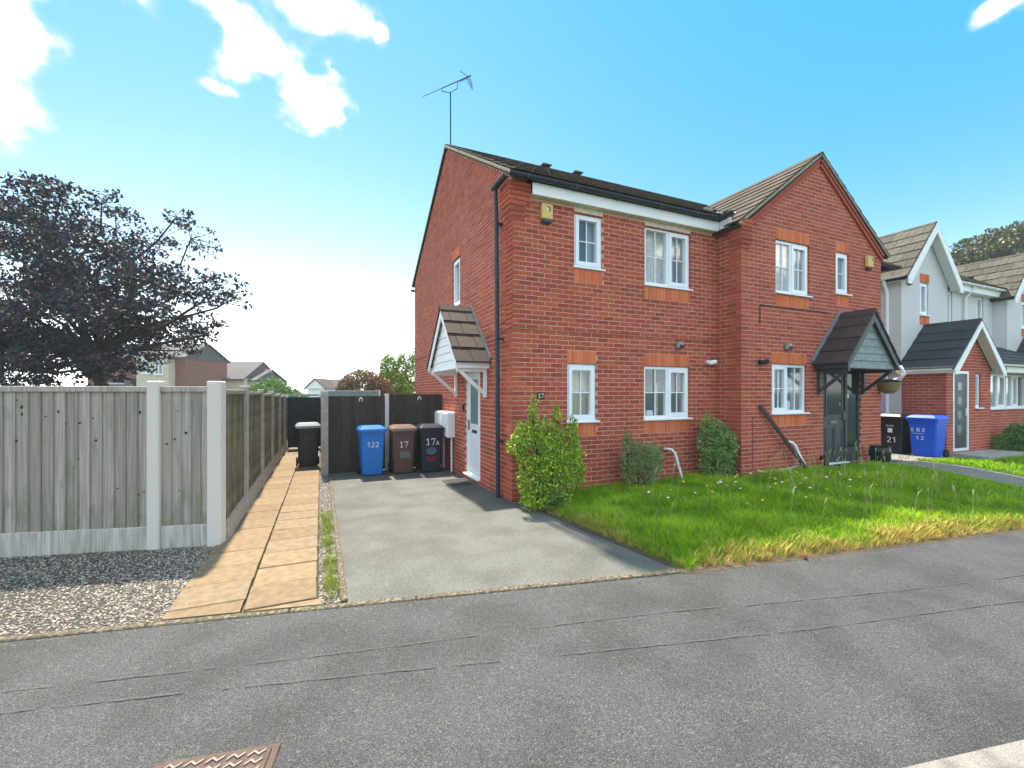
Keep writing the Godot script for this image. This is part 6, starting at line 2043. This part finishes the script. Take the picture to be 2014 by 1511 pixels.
func build_distance() -> void:
	var cr := smat("cream_render", L(0.68, 0.57, 0.44), 0.9, T.blot2, 0.4)
	var rb := smat("far_brick", L(0.36, 0.15, 0.10), 0.9, T.fine, 1.0, null, 0.1, 0.0, T.blot2, 0.4)
	var rt := smat("far_roof", L(0.15, 0.14, 0.14), 0.9, T.fine, 0.9, null, 0.1, 0.0, T.blot2, 0.5)
	var o := thing("distant_house", "distant red brick house with cream gabled bay behind the tree", "house")
	o.transform = far_frame(235, 40.0)
	part("wall", boxm(Vector3(9.0, 5.3, 6.0)), rb, o, at3(1.0, 2.3, -3.6))
	part("roof", gable_roof(9.4, 6.0, 4.95, 6.5), rt, o, at3(1.0, 0, -3.6))
	part("bay_wall", boxm(Vector3(2.9, 5.3, 1.6)), cr, o, at3(3.15, 2.3, -0.6))
	var g := MB.new()
	g.prism(PackedVector2Array([Vector2(1.7, 4.95), Vector2(4.6, 4.95), Vector2(3.15, 5.75)]), 1.6, at3(0, 0, -1.4))
	part("bay_gable", g.mesh(), cr, o)
	for s in [-1.0, 1.0]:
		beam("bargeboard", Vector3(3.15 + s * 1.62, 4.88, 0.25), Vector3(3.15, 5.82, 0.25), 0.16, 0.14, M.white, o)
		beam("bay_roof", Vector3(3.15 + s * 1.62, 4.98, -0.7), Vector3(3.15, 5.90, -0.7), 1.9, 0.08, rt, o)
	far_window(o, 2.6, 4.05, 0.22, 0.75, 1.3)
	far_window(o, 3.75, 3.95, 0.22, 0.75, 1.3)
	part("porch_roof", boxm(Vector3(1.9, 0.12, 1.4)), rt, o, Transform3D(Basis(Vector3.RIGHT, 0.5), Vector3(0.2, 2.6, 0.1)))
	part("porch_wall", boxm(Vector3(1.6, 2.6, 1.0)), M.white, o, at3(0.0, 1.2, 0.0))
	o = thing("distant_house", "distant house with plain grey roof and small white gable above the fence", "house")
	o.transform = far_frame(432, 46.0)
	part("wall", boxm(Vector3(4.6, 3.9, 7.0)), cr, o, at3(0.2, 1.2, -3.6))
	part("roof", gable_roof(4.8, 7.0, 3.1, 5.15), rt, o, at3(0.2, 0, -3.6))
	part("lower_wall", boxm(Vector3(1.0, 3.6, 6.0)), cr, o, at3(2.9, 1.0, -3.9))
	part("lower_roof", gable_roof(0.95, 6.0, 3.0, 4.3), rt, o, at3(2.95, 0, -3.9))
	part("bay_wall", boxm(Vector3(1.2, 4.3, 1.0)), M.white, o, at3(-1.35, 1.9, 0.3))
	for s in [-1.0, 1.0]:
		beam("bay_roof", Vector3(-1.35 + s * 0.85, 4.0, 0.3), Vector3(-1.35, 5.0, 0.3), 1.3, 0.08, rt, o)
		beam("bargeboard", Vector3(-1.35 + s * 0.85, 3.92, 0.96), Vector3(-1.35, 4.93, 0.96), 0.06, 0.14, M.white, o)
	far_window(o, -1.35, 3.3, 0.82, 0.9, 1.1)
	o = thing("distant_house", "tiny pale gabled house far beyond the alley gate", "house")
	o.transform = far_frame(622, 70.0)
	part("wall", boxm(Vector3(2.6, 4.4, 5.0)), M.white, o, at3(-0.1, 0.6, -2.6))
	var gb := MB.new()
	gb.prism(PackedVector2Array([Vector2(-1.7, 2.3), Vector2(-0.1, 3.7), Vector2(1.5, 2.3)]), 5.2, at3(0, 0, -5.0))
	part("gable", gb.mesh(), M.white, o)
	for s in [-1.0, 1.0]:
		beam("roof_slope", Vector3(-0.1 + s * 1.8, 2.25, -2.4), Vector3(-0.1, 3.9, -2.4), 5.6, 0.14, M.tileb[0], o)
	part("rear_roof", gable_roof(5.0, 4.0, 2.6, 3.95), M.tileb[1], o, at3(1.9, 0, -6.0))

# ---------------------------------------------------------------- sky
func sky_image() -> Image:
	var w := 2048
	var h := 1024
	var data := PackedFloat32Array()
	data.resize(w * h * 3)
	var f := FastNoiseLite.new()
	f.seed = 12
	f.noise_type = FastNoiseLite.TYPE_SIMPLEX_SMOOTH
	f.frequency = 1.0
	f.fractal_octaves = 7
	f.fractal_gain = 0.55
	var g := FastNoiseLite.new()
	g.seed = 5
	g.noise_type = FastNoiseLite.TYPE_SIMPLEX_SMOOTH
	g.frequency = 1.0
	g.fractal_octaves = 2
	# banks of cloud: [azimuth from -z, height, half width, half height, strength], in degrees
	var banks := []
	for q in [[5, 60, 55, 110, 1.0], [-60, 60, 80, 150, 1.0], [490, 75, 52, 62, 1.0], [580, 15, 75, 50, 1.0], [465, 130, 36, 24, 0.85], [612, 195, 50, 38, 0.95], [655, 232, 28, 16, 0.75], [300, 8, 36, 18, 0.60], [390, 0, 40, 16, 0.5], [1985, -6, 60, 22, 0.8], [430, 172, 40, 9, 0.42], [670, 45, 60, 45, 0.52]]:
		var d: Vector3 = (FWD + RGT * ((q[0] - 1007.0) / FOCAL) + Vector3.UP * ((772.0 - q[1]) / FOCAL))
		var c := d.length()
		banks.append([atan2(d.x, -d.z), asin(d.y / c), q[2] / FOCAL / c * 1.05 / maxf(0.3, cos(asin(d.y / c))), q[3] / FOCAL / c, q[4]])
	# denser banks added outside the view, to whiten the light in shade
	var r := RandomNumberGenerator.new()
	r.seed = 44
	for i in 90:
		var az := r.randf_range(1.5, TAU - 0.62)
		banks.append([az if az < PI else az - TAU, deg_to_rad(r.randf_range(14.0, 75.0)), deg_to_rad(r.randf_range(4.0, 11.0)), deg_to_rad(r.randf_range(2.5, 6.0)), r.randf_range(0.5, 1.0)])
	for i in 8:  # further added banks, unseen above the view
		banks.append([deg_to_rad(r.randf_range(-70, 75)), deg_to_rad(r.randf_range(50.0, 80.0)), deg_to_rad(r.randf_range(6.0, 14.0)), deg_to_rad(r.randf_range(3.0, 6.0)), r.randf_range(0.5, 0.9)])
	var saz := -0.07
	for y in h:
		var el := PI * 0.5 - PI * (y + 0.5) / h
		var ed := rad_to_deg(el)
		if ed < -1.5:
			for x in w:
				var k := (y * w + x) * 3
				data[k] = 0.08; data[k + 1] = 0.08; data[k + 2] = 0.075
			continue
		var e := maxf(ed, 0.0)
		var row := []
		for b in banks:
			if absf(el - b[1]) < b[3] * 2.4:
				row.append(b)
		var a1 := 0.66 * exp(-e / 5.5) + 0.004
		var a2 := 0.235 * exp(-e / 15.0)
		for x in w:
			var az := TAU * (x + 0.5) / w
			if az > PI:
				az -= TAU
			var da := absf(az - saz)
			if da > PI:
				da = TAU - da
			var dg := rad_to_deg(da)
			var t := minf(a1 + a2 * exp(-dg * dg / 2025.0) + 0.015 * exp(-dg * dg / 2500.0), 1.0)
			var cr := lerpf(0.0115, 1.44, t)
			var cg := lerpf(0.128, 1.41, t)
			var cb := lerpf(0.232, 1.35, t)
			if row.size():
				var dens := 0.0
				for b in row:
					var dx: float = az - b[0]
					if dx > PI:
						dx -= TAU
					elif dx < -PI:
						dx += TAU
					dx /= b[2]
					if absf(dx) < 2.2:
						var dy: float = (el - b[1]) / b[3]
						dens = maxf(dens, b[4] * exp(-0.7 * (dx * dx + dy * dy)))
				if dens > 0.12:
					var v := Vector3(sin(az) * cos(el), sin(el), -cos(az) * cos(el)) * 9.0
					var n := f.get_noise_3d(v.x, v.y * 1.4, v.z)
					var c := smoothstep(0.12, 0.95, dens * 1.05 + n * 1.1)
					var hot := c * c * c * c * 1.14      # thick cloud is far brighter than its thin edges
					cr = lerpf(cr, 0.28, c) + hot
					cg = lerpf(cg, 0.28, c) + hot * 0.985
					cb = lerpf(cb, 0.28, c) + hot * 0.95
			var k := (y * w + x) * 3
			data[k] = cr; data[k + 1] = cg; data[k + 2] = cb
	return Image.create_from_data(w, h, false, Image.FORMAT_RGBF, data.to_byte_array())

# ---------------------------------------------------------------- all together
func _ready() -> void:
	rng.seed = 20240611
	var cam := Camera3D.new()
	cam.name = "camera"
	cam.projection = Camera3D.PROJECTION_FRUSTUM
	cam.near = 0.05
	cam.far = 900.0
	cam.keep_aspect = Camera3D.KEEP_HEIGHT
	cam.size = 0.05 * 1511.0 / FOCAL
	cam.frustum_offset = Vector2(0.0, 0.05 * 16.5 / FOCAL)
	cam.position = CAM
	cam.basis = Basis(RGT, Vector3.UP, -FWD)
	add_child(cam)
	cam.current = true
	var env := Environment.new()
	env.background_mode = Environment.BG_SKY
	var sky := Sky.new()
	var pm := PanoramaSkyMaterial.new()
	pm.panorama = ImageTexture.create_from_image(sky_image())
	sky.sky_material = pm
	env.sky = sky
	env.tonemap_mode = Environment.TONE_MAPPER_LINEAR
	env.tonemap_exposure = 4.25
	env.background_energy_multiplier = 1.0
	env.fog_enabled = true
	env.fog_density = 0.0011
	env.fog_light_color = Color(0.93, 0.96, 1.0)
	env.sdfgi_enabled = true
	env.ssao_enabled = true
	env.ssil_enabled = true
	var we := WorldEnvironment.new()
	we.name = "environment"
	we.environment = env
	add_child(we)
	var sun := DirectionalLight3D.new()
	sun.name = "sun"
	sun.light_energy = 0.95
	sun.light_color = Color(1.0, 0.955, 0.88)
	sun.light_angular_distance = 2.0
	sun.shadow_enabled = true
	var s := Vector3(-sin(deg_to_rad(2.0)) * cos(deg_to_rad(60.0)), sin(deg_to_rad(60.0)), -cos(deg_to_rad(2.0)) * cos(deg_to_rad(60.0)))
	sun.transform = Transform3D(Basis.looking_at(-s, Vector3.UP), Vector3(0, 20, 0))
	add_child(sun)
	print("sky")
	make_materials()
	build_ground()
	print("ground")
	build_house_near()
	build_house_far()
	print("brick houses")
	build_rendered_house(false)
	build_rendered_house(true)
	build_fences()
	build_distance()
	print("fences")
	build_trees()
	build_plants()
	print("plants")
	build_bins()
	build_small()
	build_grass()
	print("done")
